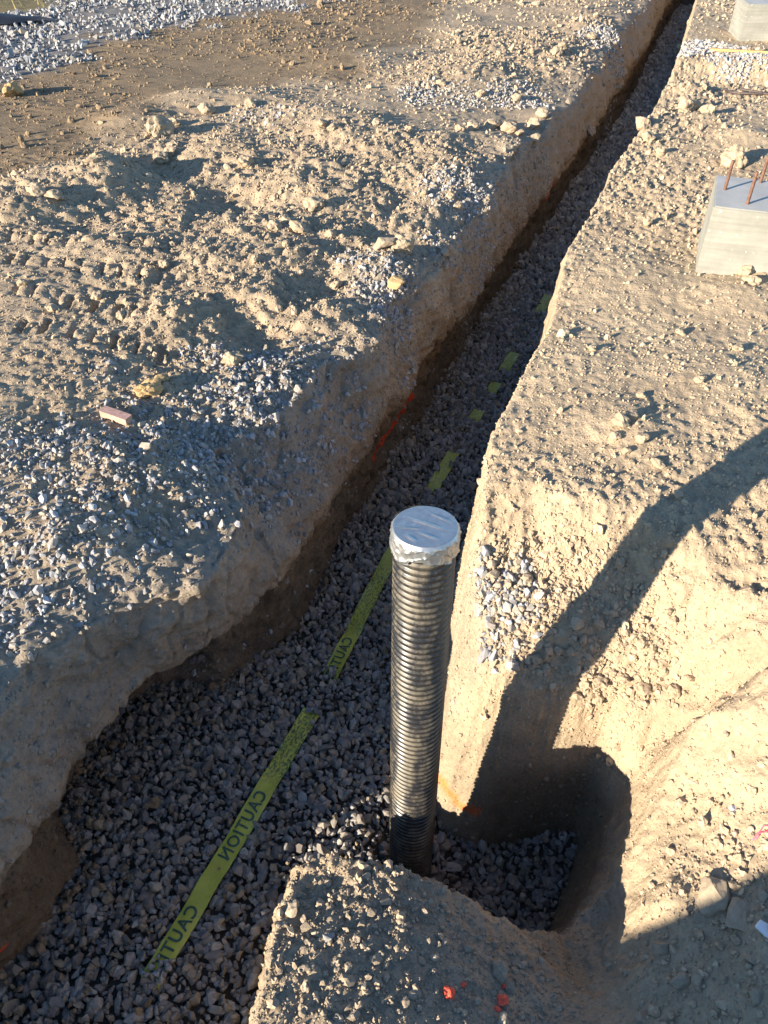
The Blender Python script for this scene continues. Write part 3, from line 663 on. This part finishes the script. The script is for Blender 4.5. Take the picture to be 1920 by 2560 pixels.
def m_tape(nt, n, l, b):
    v = noise_node(n, l, 60.0, 4, 0.6)
    l.new(ramp(n, l, v.outputs[0], 0.3, 0.7, (0.40, 0.41, 0.42, 1), (0.54, 0.54, 0.53, 1)), b.inputs['Base Color'])
    b.inputs['Metallic'].default_value = 0.85; b.inputs['Roughness'].default_value = 0.40
    w = nd(n, 'ShaderNodeTexWave'); w.inputs['Scale'].default_value = 160.0; w.inputs['Distortion'].default_value = 1.0
    bump(n, l, b, v.outputs[0], 0.4, 0.002)
M['duct'] = mat('silver_duct_tape', m_tape)
BASE = Vector((0.088, 1.117, -1.29)); TOP = Vector((0.090, 1.225, 0.452)); AX = TOP - BASE; LEN = AX.length
pipe = empty('corrugated_standpipe', BASE, 'black corrugated plastic pipe standing upright in the trench gravel with its top taped shut', 'pipe')
pipe.rotation_euler = AX.to_track_quat('Z', 'Y').to_euler()
R_OUT, PITCHR, SEG = 0.0715, 0.0195, 56
prof = []
nrib = int((LEN - 0.02) / PITCHR)
for i in range(nrib):
    z0 = i * PITCHR
    for (u, r) in ((0.0, -.0050), (0.10, -.0049), (0.20, -.0010), (0.30, 0.0), (0.46, -.0010), (0.62, 0.0), (0.72, -.0010), (0.84, -.0049)):
        prof.append((z0 + u * PITCHR, R_OUT + r))
vs, fs = [], []
for (z, r) in prof:
    for k in range(SEG):
        a = 2 * math.pi * k / SEG; vs.append((r * math.cos(a), r * math.sin(a), z))
for i in range(len(prof) - 1):
    for k in range(SEG):
        fs.append((i * SEG + k, i * SEG + (k + 1) % SEG, (i + 1) * SEG + (k + 1) % SEG, (i + 1) * SEG + k))
put('pipe_wall', mesh_from(vs, fs, True), M['pipe'], pipe)
# tape cap: a wrinkled lid and a torn skirt, then strips laid over it
def cap_skin(r_top, drop_fn, seed, rings=26, seg=168, th=0.0012, a0=0, a1=2 * math.pi, lid=True):
    vs, fs, closed = [], [], (a1 - a0) > 6.2
    nseg = seg if closed else seg + 1
    prof_ = ([(k / 44 * 0.955, 0) for k in range(1, 45)] if lid else []) + [(0.975, -.0015), (1.0, -.006)] + [(1.012, -.006 - (k + 1) / 20) for k in range(20)]
    for (pr, pz) in prof_:
        for k in range(nseg):
            a = a0 + (a1 - a0) * k / seg
            dr = drop_fn(a)
            z = pz if pz > -.0065 else -.006 + (pz + .006) * dr
            r = pr * r_top
            q = Vector((r * math.cos(a) * 30, r * math.sin(a) * 30, z * 30 + seed))
            w = mnoise.noise(q) * 0.5 + mnoise.noise(q * 2.3) * 0.35
            fold = 0; X0, Y0 = r * math.cos(a), r * math.sin(a)
            for (fx0, fy0, fx1, fy1, fw) in ((-.062, -.008, -.008, -.046, .0030), (.004, .012, .070, .006, .0026), (-.030, .050, .020, .020, .004), (-.055, .020, .045, -.030, .006), (.020, .055, .045, .030, .005)):
                ex_, ey_ = fx1 - fx0, fy1 - fy0; hh = max(0, min(1, ((X0 - fx0) * ex_ + (Y0 - fy0) * ey_) / (ex_ * ex_ + ey_ * ey_)))
                fold += math.exp(-((math.hypot(X0 - fx0 - hh * ex_, Y0 - fy0 - hh * ey_)) / (fw * .62)) ** 2) * math.sin(math.pi * (hh * .8 + .1))
            if pz > -.0065: z += (0.0010 * w + 0.0024 * fold) * min(1, (1.02 - pr) * 6)
            else: r += 0.0008 * w + 0.0034 * max(0, 1 - abs(mnoise.noise(Vector((a * 2.6 + z * 30, z * 22 - a, seed + 9))) * 3.0)) ** 3 + 0.0025 * max(0, 1 - abs(mnoise.noise(Vector((a * 2.0 - z * 34, z * 16 + a, seed + 19))) * 3.4)) ** 3
            vs.append((r * math.cos(a), r * math.sin(a), z))
    if lid: vs.append((0, 0, 0.001)); c = len(vs) - 1
    for i in range(len(prof_) - 1):
        for k in range(seg):
            k2 = (k + 1) % nseg
            fs.append((i * nseg + k, (i + 1) * nseg + k, (i + 1) * nseg + k2, i * nseg + k2))
    if lid:
        for k in range(seg): fs.append((c, k, (k + 1) % nseg))
    return mesh_from(vs, fs, True)
capz = LEN + 0.004
def drop(a):
    d = a % (2 * math.pi); c = -math.pi / 2 % (2 * math.pi)
    ang = abs((d - c + math.pi) % (2 * math.pi) - math.pi)
    base = 0.088 - 0.018 * ang
    return max(0.035, base + 0.006 * mnoise.noise(Vector((math.cos(d) * 1.2, math.sin(d) * 1.2, 3.1))) + (0.010 if mnoise.noise(Vector((math.cos(d) * 1.7, math.sin(d) * 1.7, 8.1))) > 0.05 else 0))
cap = put('tape_cap', cap_skin(R_OUT + 0.0025, drop, 2.0), M['duct'], pipe, label='crumpled silver duct tape closing the pipe top')
cap.location = (0, 0, capz)
for i, (a0, a1, dr) in enumerate([(3.7, 4.6, .078), (4.45, 5.15, .101), (5.0, 5.7, .086)]):
    st = put('tape_strip', cap_skin(R_OUT + 0.0045 + .0012 * i, lambda a, dr=dr: dr + .002 * math.sin(a * 31), 11.0 + i * 3, seg=36, a0=a0, a1=a1, lid=False), M['duct'], cap)
# dry straw bits caught between the ribs
M['straw'] = mat('dry_straw', m_plain((0.55, 0.45, 0.25), 0.8))
svs, sfs = [], []
for i in range(90):
    z = rng.uniform(.12, LEN - .12); a = rng.uniform(math.pi * 1.02, math.pi * 1.92); r = R_OUT - .001
    p0 = Vector((r * math.cos(a), r * math.sin(a), z)); L_ = rng.uniform(.006, .02); da = rng.uniform(-.5, .5) * L_ / r * 2; dz = rng.uniform(-.5, .5) * L_ * .6
    mid = Vector(((r + .003) * math.cos(a + da / 2), (r + .003) * math.sin(a + da / 2), z + dz / 2 + .001))
    p1 = Vector((r * math.cos(a + da), r * math.sin(a + da), z + dz))
    v, f = tube([p0, mid, p1], rng.uniform(.0004, .0008), 4); o = len(svs); svs += v; sfs += [tuple(k + o for k in g) for g in f]
put('straw_bits', mesh_from(svs, sfs), M['straw'], pipe, kind='stuff')

# ------------------------------------------------------------------ caution tape
INK = [(0.835, 1.10), (0.42, 0.665), (1.54, 1.83)]
def m_caution(nt, n, l, b):
    uv = nd(n, 'ShaderNodeAttribute', attribute_name='along'); sx = nd(n, 'ShaderNodeSeparateXYZ'); l.new(uv.outputs['Vector'], sx.inputs[0])
    v = noise_node(n, l, 9.0, 5, 0.7); v2 = noise_node(n, l, 120.0, 3, 0.7)
    tc = nd(n, 'ShaderNodeMapping'); tc.inputs['Scale'].default_value = (60, 120, 1); l.new(uv.outputs['Vector'], tc.inputs['Vector'])
    v3 = noise_node(n, l, 1.0, 5, 0.75, vec=tc.outputs[0])
    c = ramp(n, l, v.outputs[0], 0.3, 0.7, (0.38, 0.40, 0.06, 1), (0.56, 0.55, 0.075, 1))
    c = mixcol(n, l, ramp(n, l, v2.outputs[0], 0.56, 0.75), c, (0.28, 0.27, 0.14, 1))
    # rubbed illegible print and grime between the words, and dulling farther along
    w = nd(n, 'ShaderNodeMath', operation='MULTIPLY'); 
    cr = nd(n, 'ShaderNodeValToRGB'); cr.color_ramp.interpolation = 'LINEAR'; el = cr.color_ramp.elements
    el[0].position = 0; el[0].color = (0, 0, 0, 1); el[1].position = 1; el[1].color = (.55, .55, .55, 1)
    for pos, val in ((1.12, 0), (1.17, .9), (1.42, 1), (1.47, .5), (1.62, .75), (1.72, .2), (1.86, .15), (1.92, .8), (2.05, .7), (2.1, .9), (2.3, .85), (2.36, .1), (2.6, .1), (2.9, .5)):
        e = el.new(pos / 16); e.color = (val, val, val, 1)
    dv = nd(n, 'ShaderNodeMath', operation='DIVIDE'); dv.inputs[1].default_value = 16.0; l.new(sx.outputs['X'], dv.inputs[0]); l.new(dv.outputs[0], cr.inputs[0])
    l.new(cr.outputs[0], w.inputs[0]); l.new(ramp(n, l, v3.outputs[0], 0.46, 0.56), w.inputs[1])
    c = mixcol(n, l, w.outputs[0], c, (0.055, 0.085, 0.05, 1))
    l.new(c, b.inputs['Base Color']); b.inputs['Roughness'].default_value = 0.45
    bump(n, l, b, v.outputs[0], 0.3, 0.004)
M['caution'] = mat('yellow_plastic_film', m_caution)
M['ink'] = mat('dark_green_ink', m_plain((0.05, 0.10, 0.075), 0.5, 0, .35, 90))
WID = 0.070
def tape_z(s):
    z = FLOOR + 0.022 + 0.009 * mnoise.noise(Vector((s * 5, 1, 0))) + 0.005 * mnoise.noise(Vector((s * 17, 2, 0)))
    best = min((max(a - s, s - b, 0) for a, b in SHOWN))
    return z - min(0.055, best * 1.6)
def tape_pt(s, v, lift=0.0):
    c = xy(np.array(s), TAPE_T(s) + v); edge = 0.012 * mnoise.noise(Vector((s * 6, v * 18, 4))) + 0.005 * mnoise.noise(Vector((s * 25, v * 40, 9)))
    return Vector((c[0], c[1], tape_z(s) + edge * abs(v) / WID * 2 + lift))
ss = np.arange(0.30, 15.0, 0.018); vs, fs, al = [], [], []
NV = 7
for s_ in ss:
    for k in range(NV):
        v = (k / (NV - 1) - .5) * WID; vs.append(tape_pt(s_, v)); al.append((s_, v, 0))
for i in range(len(ss) - 1):
    for k in range(NV - 1): fs.append((i * NV + k, i * NV + k + 1, (i + 1) * NV + k + 1, (i + 1) * NV + k))
me = mesh_from(vs, fs, True)
a_ = me.attributes.new('along', 'FLOAT_VECTOR', 'POINT'); a_.data.foreach_set('vector', np.array(al, np.float32).reshape(-1))
ctape = put('caution_tape', me, M['caution'], label='yellow plastic caution tape half buried along the trench gravel', cat='tape')
def lettering(word, s_start, length, height=0.044):
    cu = bpy.data.curves.new('lettering', 'FONT'); cu.body = word; cu.size = 1.0; cu.resolution_u = 3; cu.offset = 0.018; cu.space_character = 1.12
    ob = bpy.data.objects.new('lettering', cu); COL.objects.link(ob)
    bpy.context.view_layer.update()
    me = bpy.data.meshes.new_from_object(ob.evaluated_get(bpy.context.evaluated_depsgraph_get()))
    bpy.data.objects.remove(ob)
    bm = bmesh.new(); bm.from_mesh(me); bmesh.ops.subdivide_edges(bm, edges=[e for e in bm.edges if e.calc_length() > .25], cuts=2); bm.to_mesh(me); bm.free()
    co = np.array([v.co[:] for v in me.vertices]); x0, x1, y1 = co[:, 0].min(), co[:, 0].max(), co[:, 1].max()
    for v in me.vertices:
        u = (v.co.x - x0) / (x1 - x0); h = v.co.y / y1
        v.co = tape_pt(s_start - u * length, -(h - .5) * height - 0.003, 0.0022)      # reads towards the near end, seen from its back
    me.update(); return put('printed_lettering', me, M['ink'], ctape)
lettering('CAUTION', 1.095, 0.262); lettering('CAUTION', 0.662, 0.262); lettering('CAUTION', 1.86, 0.262)
# stones lying on the tape where it dives under
r_n = 46; sN = np.concatenate([rng.normal(.455, .022, 16), rng.normal(1.475, .025, 14), rng.normal(1.66, .02, 10), rng.uniform(2.9, 3.3, 6)])
tN = TAPE_T(sN) + rng.uniform(-.035, .035, r_n); c = xy(sN, tN)
zN = np.array([tape_z(v) for v in sN]) + .012
scatter('loose_gravel', np.stack([c[:, 0], c[:, 1], zN], -1), rng.uniform(.010, .018, r_n), stone_tints(r_n), V_STONE, 'few grey stones lying over the buried ends of the caution tape', 'gravel', squash=True)

# ------------------------------------------------------------------ concrete piers with steel dowels
def m_conc(nt, n, l, b):
    v = noise_node(n, l, 7.0, 6, 0.65)
    tc = nd(n, 'ShaderNodeTexCoord'); mp = nd(n, 'ShaderNodeMapping'); mp.inputs['Scale'].default_value = (2, 2, 55); l.new(tc.outputs['Object'], mp.inputs['Vector'])
    g = noise_node(n, l, 1.0, 5, 0.6, vec=mp.outputs[0])
    c = ramp(n, l, v.outputs[0], 0.3, 0.7, (0.20, 0.195, 0.17, 1), (0.28, 0.272, 0.24, 1))
    c = mixcol(n, l, 1.0, c, ramp(n, l, g.outputs[0], 0.35, 0.65, (0.86, 0.86, 0.85, 1), (1.1, 1.1, 1.08, 1)), 'MULTIPLY')
    sp = noise_node(n, l, 45.0, 3, 0.5); c = mixcol(n, l, ramp(n, l, sp.outputs[0], 0.68, 0.72), c, (0.42, 0.41, 0.37, 1))
    l.new(c, b.inputs['Base Color']); b.inputs['Roughness'].default_value = 0.9
    ge = nd(n, 'ShaderNodeNewGeometry'); sz_ = nd(n, 'ShaderNodeSeparateXYZ'); l.new(ge.outputs['Normal'], sz_.inputs[0])   # top face painted paler, to stand in for light falling on it
    c = mixcol(n, l, ramp(n, l, sz_.outputs['Z'], 0.6, 0.8), c, ramp(n, l, v.outputs[0], 0.3, 0.7, (0.34, 0.335, 0.315, 1), (0.44, 0.43, 0.41, 1))); l.new(c, b.inputs['Base Color'])
    p = bump(n, l, b, g.outputs[0], 0.35, 0.003); bump(n, l, b, sp.outputs[0], 0.3, 0.002, p)
M['concrete'] = mat('board_marked_concrete', m_conc); M['rust'] = mat('rusty_steel', m_plain((0.15, 0.075, 0.05), 0.75, 0.2, .35, 60, .001))
def pier(corner, yaw, wx, wy, h, bars, label, group):
    o = empty('concrete_pier', corner, label, 'pier', group, (0, 0, yaw)); o['kind'] = 'thing'
    bm = bmesh.new(); bmesh.ops.create_cube(bm, size=1)
    for v in bm.verts:
        v.co = Vector(((v.co.x + .5) * wx, (v.co.y + .5) * wy, (v.co.z + .5) * (h + .25) - .25))
    bmesh.ops.subdivide_edges(bm, edges=bm.edges[:], cuts=9, use_grid_fill=True)
    for v in bm.verts:
        q = v.co * 6; v.co += Vector((mnoise.noise(q), mnoise.noise(q + Vector((9, 0, 0))), mnoise.noise(q + Vector((0, 9, 0))) * .7)) * .003
    bmesh.ops.bevel(bm, geom=[e for e in bm.edges if len(e.link_faces) == 2 and e.link_faces[0].normal.dot(e.link_faces[1].normal) < .5], offset=.006, segments=2, affect='EDGES')
    m = bpy.data.meshes.new('block'); bm.to_mesh(m); bm.free(); put('block', m, M['concrete'], o)
    for (bx, by, hh) in bars:
        path = [(bx, by, h - .03 + (hh + .03) * k / 14) for k in range(15)]
        vs, fs = tube(path, [.0068 + (.0008 if k % 2 else 0) for k in range(15)], 10); put('steel_dowel', mesh_from(vs, fs, True), M['rust'], o)
    return o
ZP = .06; c0 = un(1785, 515, .3 + ZP); yaw = math.radians(-19)
def to_local(px, py): 
    w = un(px, py, .3 + ZP) - c0; return (w[0] * math.cos(-yaw) - w[1] * math.sin(-yaw), w[0] * math.sin(-yaw) + w[1] * math.cos(-yaw))
b1, b2, b3 = to_local(1812, 474), to_local(1868, 510), to_local(1901, 456)
pier((c0[0], c0[1], ZP), yaw, .335, .415, .30, [(*b1, .125), (*b2, .135), (*b3, .115)], 'square concrete pier with rusty steel dowels sticking up from its top', 'concrete piers beside the trench')
c1 = un(1846, 105, .12)
pier((c1[0], c1[1], .12), math.radians(-6), .42, .42, .285, [], 'plain concrete pier standing beyond the wooden stake', 'concrete piers beside the trench')

# ------------------------------------------------------------------ wood, steel, string, sheeting
M['lath'] = mat('yellow_lath_wood', m_plain((0.50, 0.29, 0.10), 0.7, 0, .2, 20)); M['wood'] = mat('weathered_wood', m_plain((0.42, 0.27, 0.19), 0.8, 0, .25, 25, .001))
M['bluepaint'] = mat('faded_pink_paint', m_plain((0.48, 0.28, 0.22), 0.7, 0, .25, 60)); M['steel'] = mat('dark_steel', m_plain((0.10, 0.075, 0.065), 0.65, .3, .3, 60))
M['pink'] = mat('pink_string', m_plain((0.75, 0.12, 0.18), 0.7)); M['sheet'] = mat('black_sheeting', m_plain((0.025, 0.026, 0.03), 0.5, 0, .3, 8))
M['orange'] = mat('marking_paint_orange', m_plain((0.75, 0.10, 0.05), 0.7, 0, .25, 60)); M['tanrock'] = mat('tan_rock', m_clod((0.42, 0.29, 0.15))); M['grey_rock'] = mat('grey_rock', m_clod((0.30, 0.29, 0.28))); M['white'] = mat('white_scrap', m_plain((0.7, 0.7, 0.72), 0.6))
def bar(name, a, b, w, h, material, label, cat, cuts=10, sag=0.004):
    a, b = Vector(a), Vector(b); d = (b - a); L = d.length
    o = bpy.data.meshes.new(name); bm = bmesh.new(); bmesh.ops.create_cube(bm, size=1)
    bmesh.ops.bevel(bm, geom=bm.edges[:], offset=.04, segments=1, affect='EDGES')
    for v in bm.verts: v.co = Vector((v.co.x * L, v.co.y * w, v.co.z * h))
    bm.to_mesh(o); bm.free()
    ob = put(name, o, material, None, label, cat); ob.location = (a + b) / 2; ob.rotation_euler = d.to_track_quat('X', 'Z').to_euler(); return ob
pa, pb = hit(1772, 119), hit(1919, 126); dd = pb - pa
bar('wooden_stake', pa + np.array([0, 0, .012]), pb + dd * .7 + np.array([0, 0, .02]), .032, .018, M['lath'], 'thin yellow wooden stake lying across the pale gravel heap', 'stake')
wa, wb = hit(258, 1030), hit(322, 1052)
wd = (wb - wa); wo = empty('wood_offcut', (wa + wb) / 2 + np.array([0, 0, .012]), 'short pinkish wood block lying among the bank gravel', 'wood block'); wo.rotation_euler = Vector(wd).to_track_quat('X', 'Z').to_euler()
for nm, mt, zz, hh in (('core', M['wood'], 0, .024), ('painted_face', M['bluepaint'], .0135, .003)):
    bm = bmesh.new(); bmesh.ops.create_cube(bm, size=1)
    bmesh.ops.bevel(bm, geom=bm.edges[:], offset=.04, segments=1, affect='EDGES')
    Lw = float(np.linalg.norm(wd))
    for v in bm.verts: v.co = Vector((v.co.x * Lw, v.co.y * .038, v.co.z * hh + zz))
    m = bpy.data.meshes.new(nm); bm.to_mesh(m); bm.free(); put(nm, m, mt, wo)
def rod(pts, r, label, lift=.008):
    path = [hit(*p) + np.array([0, 0, lift]) for p in pts]
    vs, fs = tube(path, r, 8); return put('steel_rod', mesh_from(vs, fs, True), M['steel'], None, label, 'rod')
rod([(1813, 219), (1830, 223), (1850, 226), (1880, 229), (1900, 230), (1919, 226), (1960, 222)], .0085, 'longer dark steel rod lying on dirt near the raised edge')
rod([(1845, 215), (1865, 218), (1890, 223), (1910, 228), (1935, 231), (1970, 238)], .0075, 'shorter dark steel rod crossing the longer rod')
for i, pl in enumerate([[(1873, 2096), (1880, 2088), (1888, 2077), (1900, 2072), (1925, 2074)], [(1876, 2098), (1885, 2090), (1893, 2079), (1910, 2074)]]):
    if i == 0: so = empty('pink_string', hit(1890, 2080), 'loose pink mason string lying on shaded soil', 'string')
    path = [Vector(hit(*p)) + Vector((0, 0, .006)) - so.location for p in pl]; vs, fs = tube(path, .0016, 6); put('strand', mesh_from(vs, fs, True), M['pink'], so)

# ------------------------------------------------------------------ clods and loose rocks, one object each
_cl = {}
def slab_mesh(seed, flat):
    m = hull_mesh(seed, 15, flat); bm = bmesh.new(); bm.from_mesh(m)
    bmesh.ops.triangulate(bm, faces=bm.faces[:])
    bmesh.ops.subdivide_edges(bm, edges=bm.edges[:], cuts=5, use_grid_fill=True)
    bmesh.ops.smooth_vert(bm, verts=bm.verts[:], factor=.35, use_axis_x=True, use_axis_y=True, use_axis_z=True)
    off = Vector((seed * 3.1, 2, 7))
    for v in bm.verts: v.co += v.co.normalized() * (.05 * mnoise.noise(v.co * 3 + off) + .035 * mnoise.noise(v.co * 9 + off))
    bm.to_mesh(m); bm.free(); return m
def clod(px, py, wpx, material='clod', name='soil_clod', label='tan soil clod', cat='clod', group=None, flat=.75, sub=3, sink=.35, rot=None):
    p = hit(px, py + wpx * .25); d = np.linalg.norm(p - np.array([0, 0, CAM_H])); r = wpx * .5 * d / FPX / 1.05
    k = (material, rng.integers(0, 7), sub, round(flat, 1))
    if k not in _cl:
        _cl[k] = slab_mesh(int(rng.integers(1, 9999)), flat) if flat < .65 else lump_mesh(int(rng.integers(1, 9999)), sub, .30, flat); _cl[k].materials.append(M[material])
    o = bpy.data.objects.new(name, _cl[k]); COL.objects.link(o)
    o.location = p + np.array([0, 0, r * flat * (1 - sink * 1.6)]); o.scale = (r, r, r); o.rotation_euler = (random.uniform(-.35, .35), random.uniform(-.35, .35), random.uniform(0, 6.3) if rot is None else rot)
    o['label'] = label; o['category'] = cat
    if group: o['group'] = group
    return o
clod(402, 312, 52, label='large upright tan soil clod, biggest on the loose heap left of the trench', flat=1.0, sub=4)
clod(985, 683, 70, 'tanrock', 'flat_stone', 'flat brown stone on the small bank gravel heap', 'stone', flat=.35, sub=4)
clod(1010, 603, 45, label='pointed tan clod leaning beside the small bank gravel heap', flat=1.0, sub=4); clod(960, 592, 60, label='broad tan clod behind the small bank gravel heap', flat=.55, sub=4)
clod(370, 958, 62, 'tanrock', 'soil_clod', 'ochre clod with a cracked face among the bank gravel', flat=.7, sub=4); clod(402, 938, 30, 'tanrock', 'soil_clod', 'small ochre clod touching the cracked ochre clod', flat=.8)
clod(582, 884, 46, 'clod', 'pale_rock', 'pale rounded rock sitting on the bank gravel', 'rock', flat=.7, sub=4)
clod(36, 218, 44, 'tanrock', 'tan_rock', 'orange tan rock at the edge of the far stone track', 'rock', flat=.8)
clod(1838, 392, 52, label='blocky tan clod with a long shadow near the doweled pier', flat=.9, sub=4); clod(1720, 255, 46, label='tall tan clod below the raised edge', flat=1.0, sub=4)
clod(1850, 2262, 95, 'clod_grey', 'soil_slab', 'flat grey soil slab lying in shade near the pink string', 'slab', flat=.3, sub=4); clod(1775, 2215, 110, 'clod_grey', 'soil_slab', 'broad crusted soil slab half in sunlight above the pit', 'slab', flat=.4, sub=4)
clod(1905, 2320, 48, 'white', 'white_scrap', 'small whitish scrap beside the flat grey soil slab', 'scrap', flat=.25); clod(1828, 2012, 26, 'white', 'white_scrap', 'tiny whitish scrap on the sunlit crest', 'scrap', flat=.35)
clod(1258, 2412, 42, 'clod_grey', 'grey_rock', 'smooth grey rock in the shaded side of the near mound', 'rock', flat=.8, sub=4); clod(1285, 2462, 38, 'clod_grey', 'grey_rock', 'squat grey rock downhill of the smooth grey rock', 'rock', flat=.6)
clod(827, 2330, 34, 'grey_rock', 'grey_rock', 'angular blue grey stone on the sunlit near mound', 'rock', flat=.6)
for (a, b, w, lb) in ((1132, 2478, 24, 'larger orange painted pebble in a sunlit patch'), (1259, 2489, 22, 'orange painted pebble resting in shaded crumbs')): clod(a, b, w, 'orange', 'painted_pebble', lb, 'pebble', flat=.8)
for (a, b, w) in ((1164, 2460, 13), (1267, 2461, 14), (1247, 2515, 12)): clod(a, b, w, 'orange', 'painted_pebble', 'tiny orange painted pebble on the near mound', 'pebble', 'tiny painted pebbles on the near mound', flat=.8)
for (a, b, w) in ((433, 295, 26), (515, 262, 34), (628, 250, 26), (800, 300, 26), (825, 312, 24), (620, 395, 40), (785, 500, 44), (745, 560, 34), (715, 540, 26), (690, 555, 34), (830, 575, 26), (420, 370, 28), (400, 385, 34), (95, 470, 44), (140, 478, 36),
                  (1230, 300, 34), (1265, 310, 38), (1180, 305, 30), (1295, 320, 26), (1330, 300, 30), (1150, 310, 22), (1390, 120, 28), (1405, 105, 22), (1480, 80, 22), (1360, 270, 30), (1100, 200, 22), (1200, 225, 24), (1290, 235, 26), (1345, 345, 26),
                  (1145, 505, 24), (1125, 480, 22), (1060, 470, 20), (640, 640, 24), (720, 600, 22), (410, 650, 26), (300, 780, 24), (130, 760, 28), (60, 700, 22), (240, 730, 26), (840, 700, 26), (1110, 620, 22), (1120, 660, 18)):
    lb = ('tan soil clod on the crumbled left lip of the trench' if a > 1040 else 'tan soil clod on the loose heap around the large upright clod' if b < 420 else
          'tan soil clod in the churned dirt behind the small bank gravel heap' if a > 600 else 'tan soil clod on the track-printed dirt behind the wood block')
    clod(a, b, w, label=lb, group='soil clods left of the trench')
for (a, b, w) in ((1600, 305, 34), (1560, 320, 26), (1620, 330, 30), (1480, 330, 28), (1650, 370, 24), (1770, 262, 28), (1560, 1045, 44), (1590, 1030, 30), (1535, 1080, 28), (1610, 1090, 34), (1640, 1150, 28), (1570, 1120, 24), (1860, 665, 34), (1880, 690, 30), (1800, 650, 40), (1845, 640, 30), (1620, 545, 22),
                  (1600, 980, 22), (1750, 940, 26), (1840, 860, 26), (1700, 820, 22), (1480, 860, 22), (1690, 1230, 26)):
    lb = 'tan soil clod on the dirt between the doweled pier and the raised edge' if b < 450 else 'tan soil clod on the dirt right below the doweled pier' if b < 720 else 'tan soil clod on the open dirt between the pipe shadow and the doweled pier'
    clod(a, b, w, label=lb, group='soil clods right of the trench')
for (a, b, w) in ((1505, 1700, 38), (1600, 1710, 36), (1680, 1718, 34), (1720, 1690, 26), (1560, 1690, 26), (1540, 1680, 20), (1460, 1680, 34), (1500, 1750, 30), (1425, 1630, 26), (1570, 1580, 24), (1500, 1560, 26), (1650, 1650, 28), (1390, 1620, 24), (1610, 1610, 30), (1340, 1640, 26)):
    clod(a, b, w, label='crumbly tan clod on the shadowed ledge beyond the pipe', group='clods on the ledge beyond the pipe')
for (a, b, w) in ((1735, 2360, 34), (1740, 2450, 40), (1870, 2390, 34), (1650, 2350, 60), (1860, 2150, 22), (1905, 2225, 30), (1915, 2270, 26), (1700, 2440, 50), (1560, 2420, 26), (1880, 2480, 36), (1800, 2440, 26), (1600, 2530, 34), (1810, 2285, 26), (1830, 2200, 24)):
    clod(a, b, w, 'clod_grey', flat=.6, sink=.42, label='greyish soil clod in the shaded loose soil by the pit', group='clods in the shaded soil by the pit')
for (a, b, w) in ((900, 2300, 22), (1000, 2290, 24), (870, 2400, 20), (960, 2450, 24), (800, 2450, 22), (1020, 2500, 30), (760, 2520, 22), (1100, 2330, 24), (1060, 2390, 22), (930, 2270, 30), (700, 2420, 20), (1180, 2360, 26), (1240, 2345, 30)):
    clod(a, b, w, 'clod_grey', flat=.6, label='small greyish clod set in the near mound', group='clods in the near mound')

# ------------------------------------------------------------------ far corner: black sheeting edge, dry grass
pa = [hit(-60, 62), hit(20, 58), hit(60, 52), hit(100, 48), hit(145, 52)]
pb = [hit(-60, 36), hit(20, 40), hit(60, 42), hit(100, 42), hit(145, 48)]
vs, fs = [], []
NU = 10
for i in range(len(pa)):
    for k in range(NU):
        u = k / (NU - 1); p = Vector(pa[i]) * (1 - u) + Vector(pb[i]) * u; p.z += .03 + .07 * math.sin(u * math.pi) * (1 - i / 4.5) + .012 * mnoise.noise(p * 9); vs.append(p)
for i in range(len(pa) - 1):
    for k in range(NU - 1): fs.append((i * NU + k, (i + 1) * NU + k, (i + 1) * NU + k + 1, i * NU + k + 1))
put('plastic_sheet', mesh_from(vs, fs, True), M['sheet'], None, 'folded black plastic sheet lying on the far stone track', 'sheet')
M['grass'] = mat('dry_grass', m_plain((0.30, 0.25, 0.09), 0.9, 0, .4, 3))
res = sample(verge * inview, 2600)
if res:
    p, n_, tn, ds, _ = res; vs, fs = [], []
    for q in p:
        h = rng.uniform(.05, .16); a = rng.uniform(0, 6.3); w = rng.uniform(.004, .008); lx, ly = rng.uniform(-.08, .08, 2)
        o = len(vs); vs += [(q[0] - w * math.cos(a), q[1] - w * math.sin(a), q[2]), (q[0] + w * math.cos(a), q[1] + w * math.sin(a), q[2]), (q[0] + lx, q[1] + ly, q[2] + h)]; fs.append((o, o + 1, o + 2))
    put('dry_grass', mesh_from(vs, fs), M['grass'], None, 'dry yellow grass beyond the stone track', 'grass', kind='stuff')
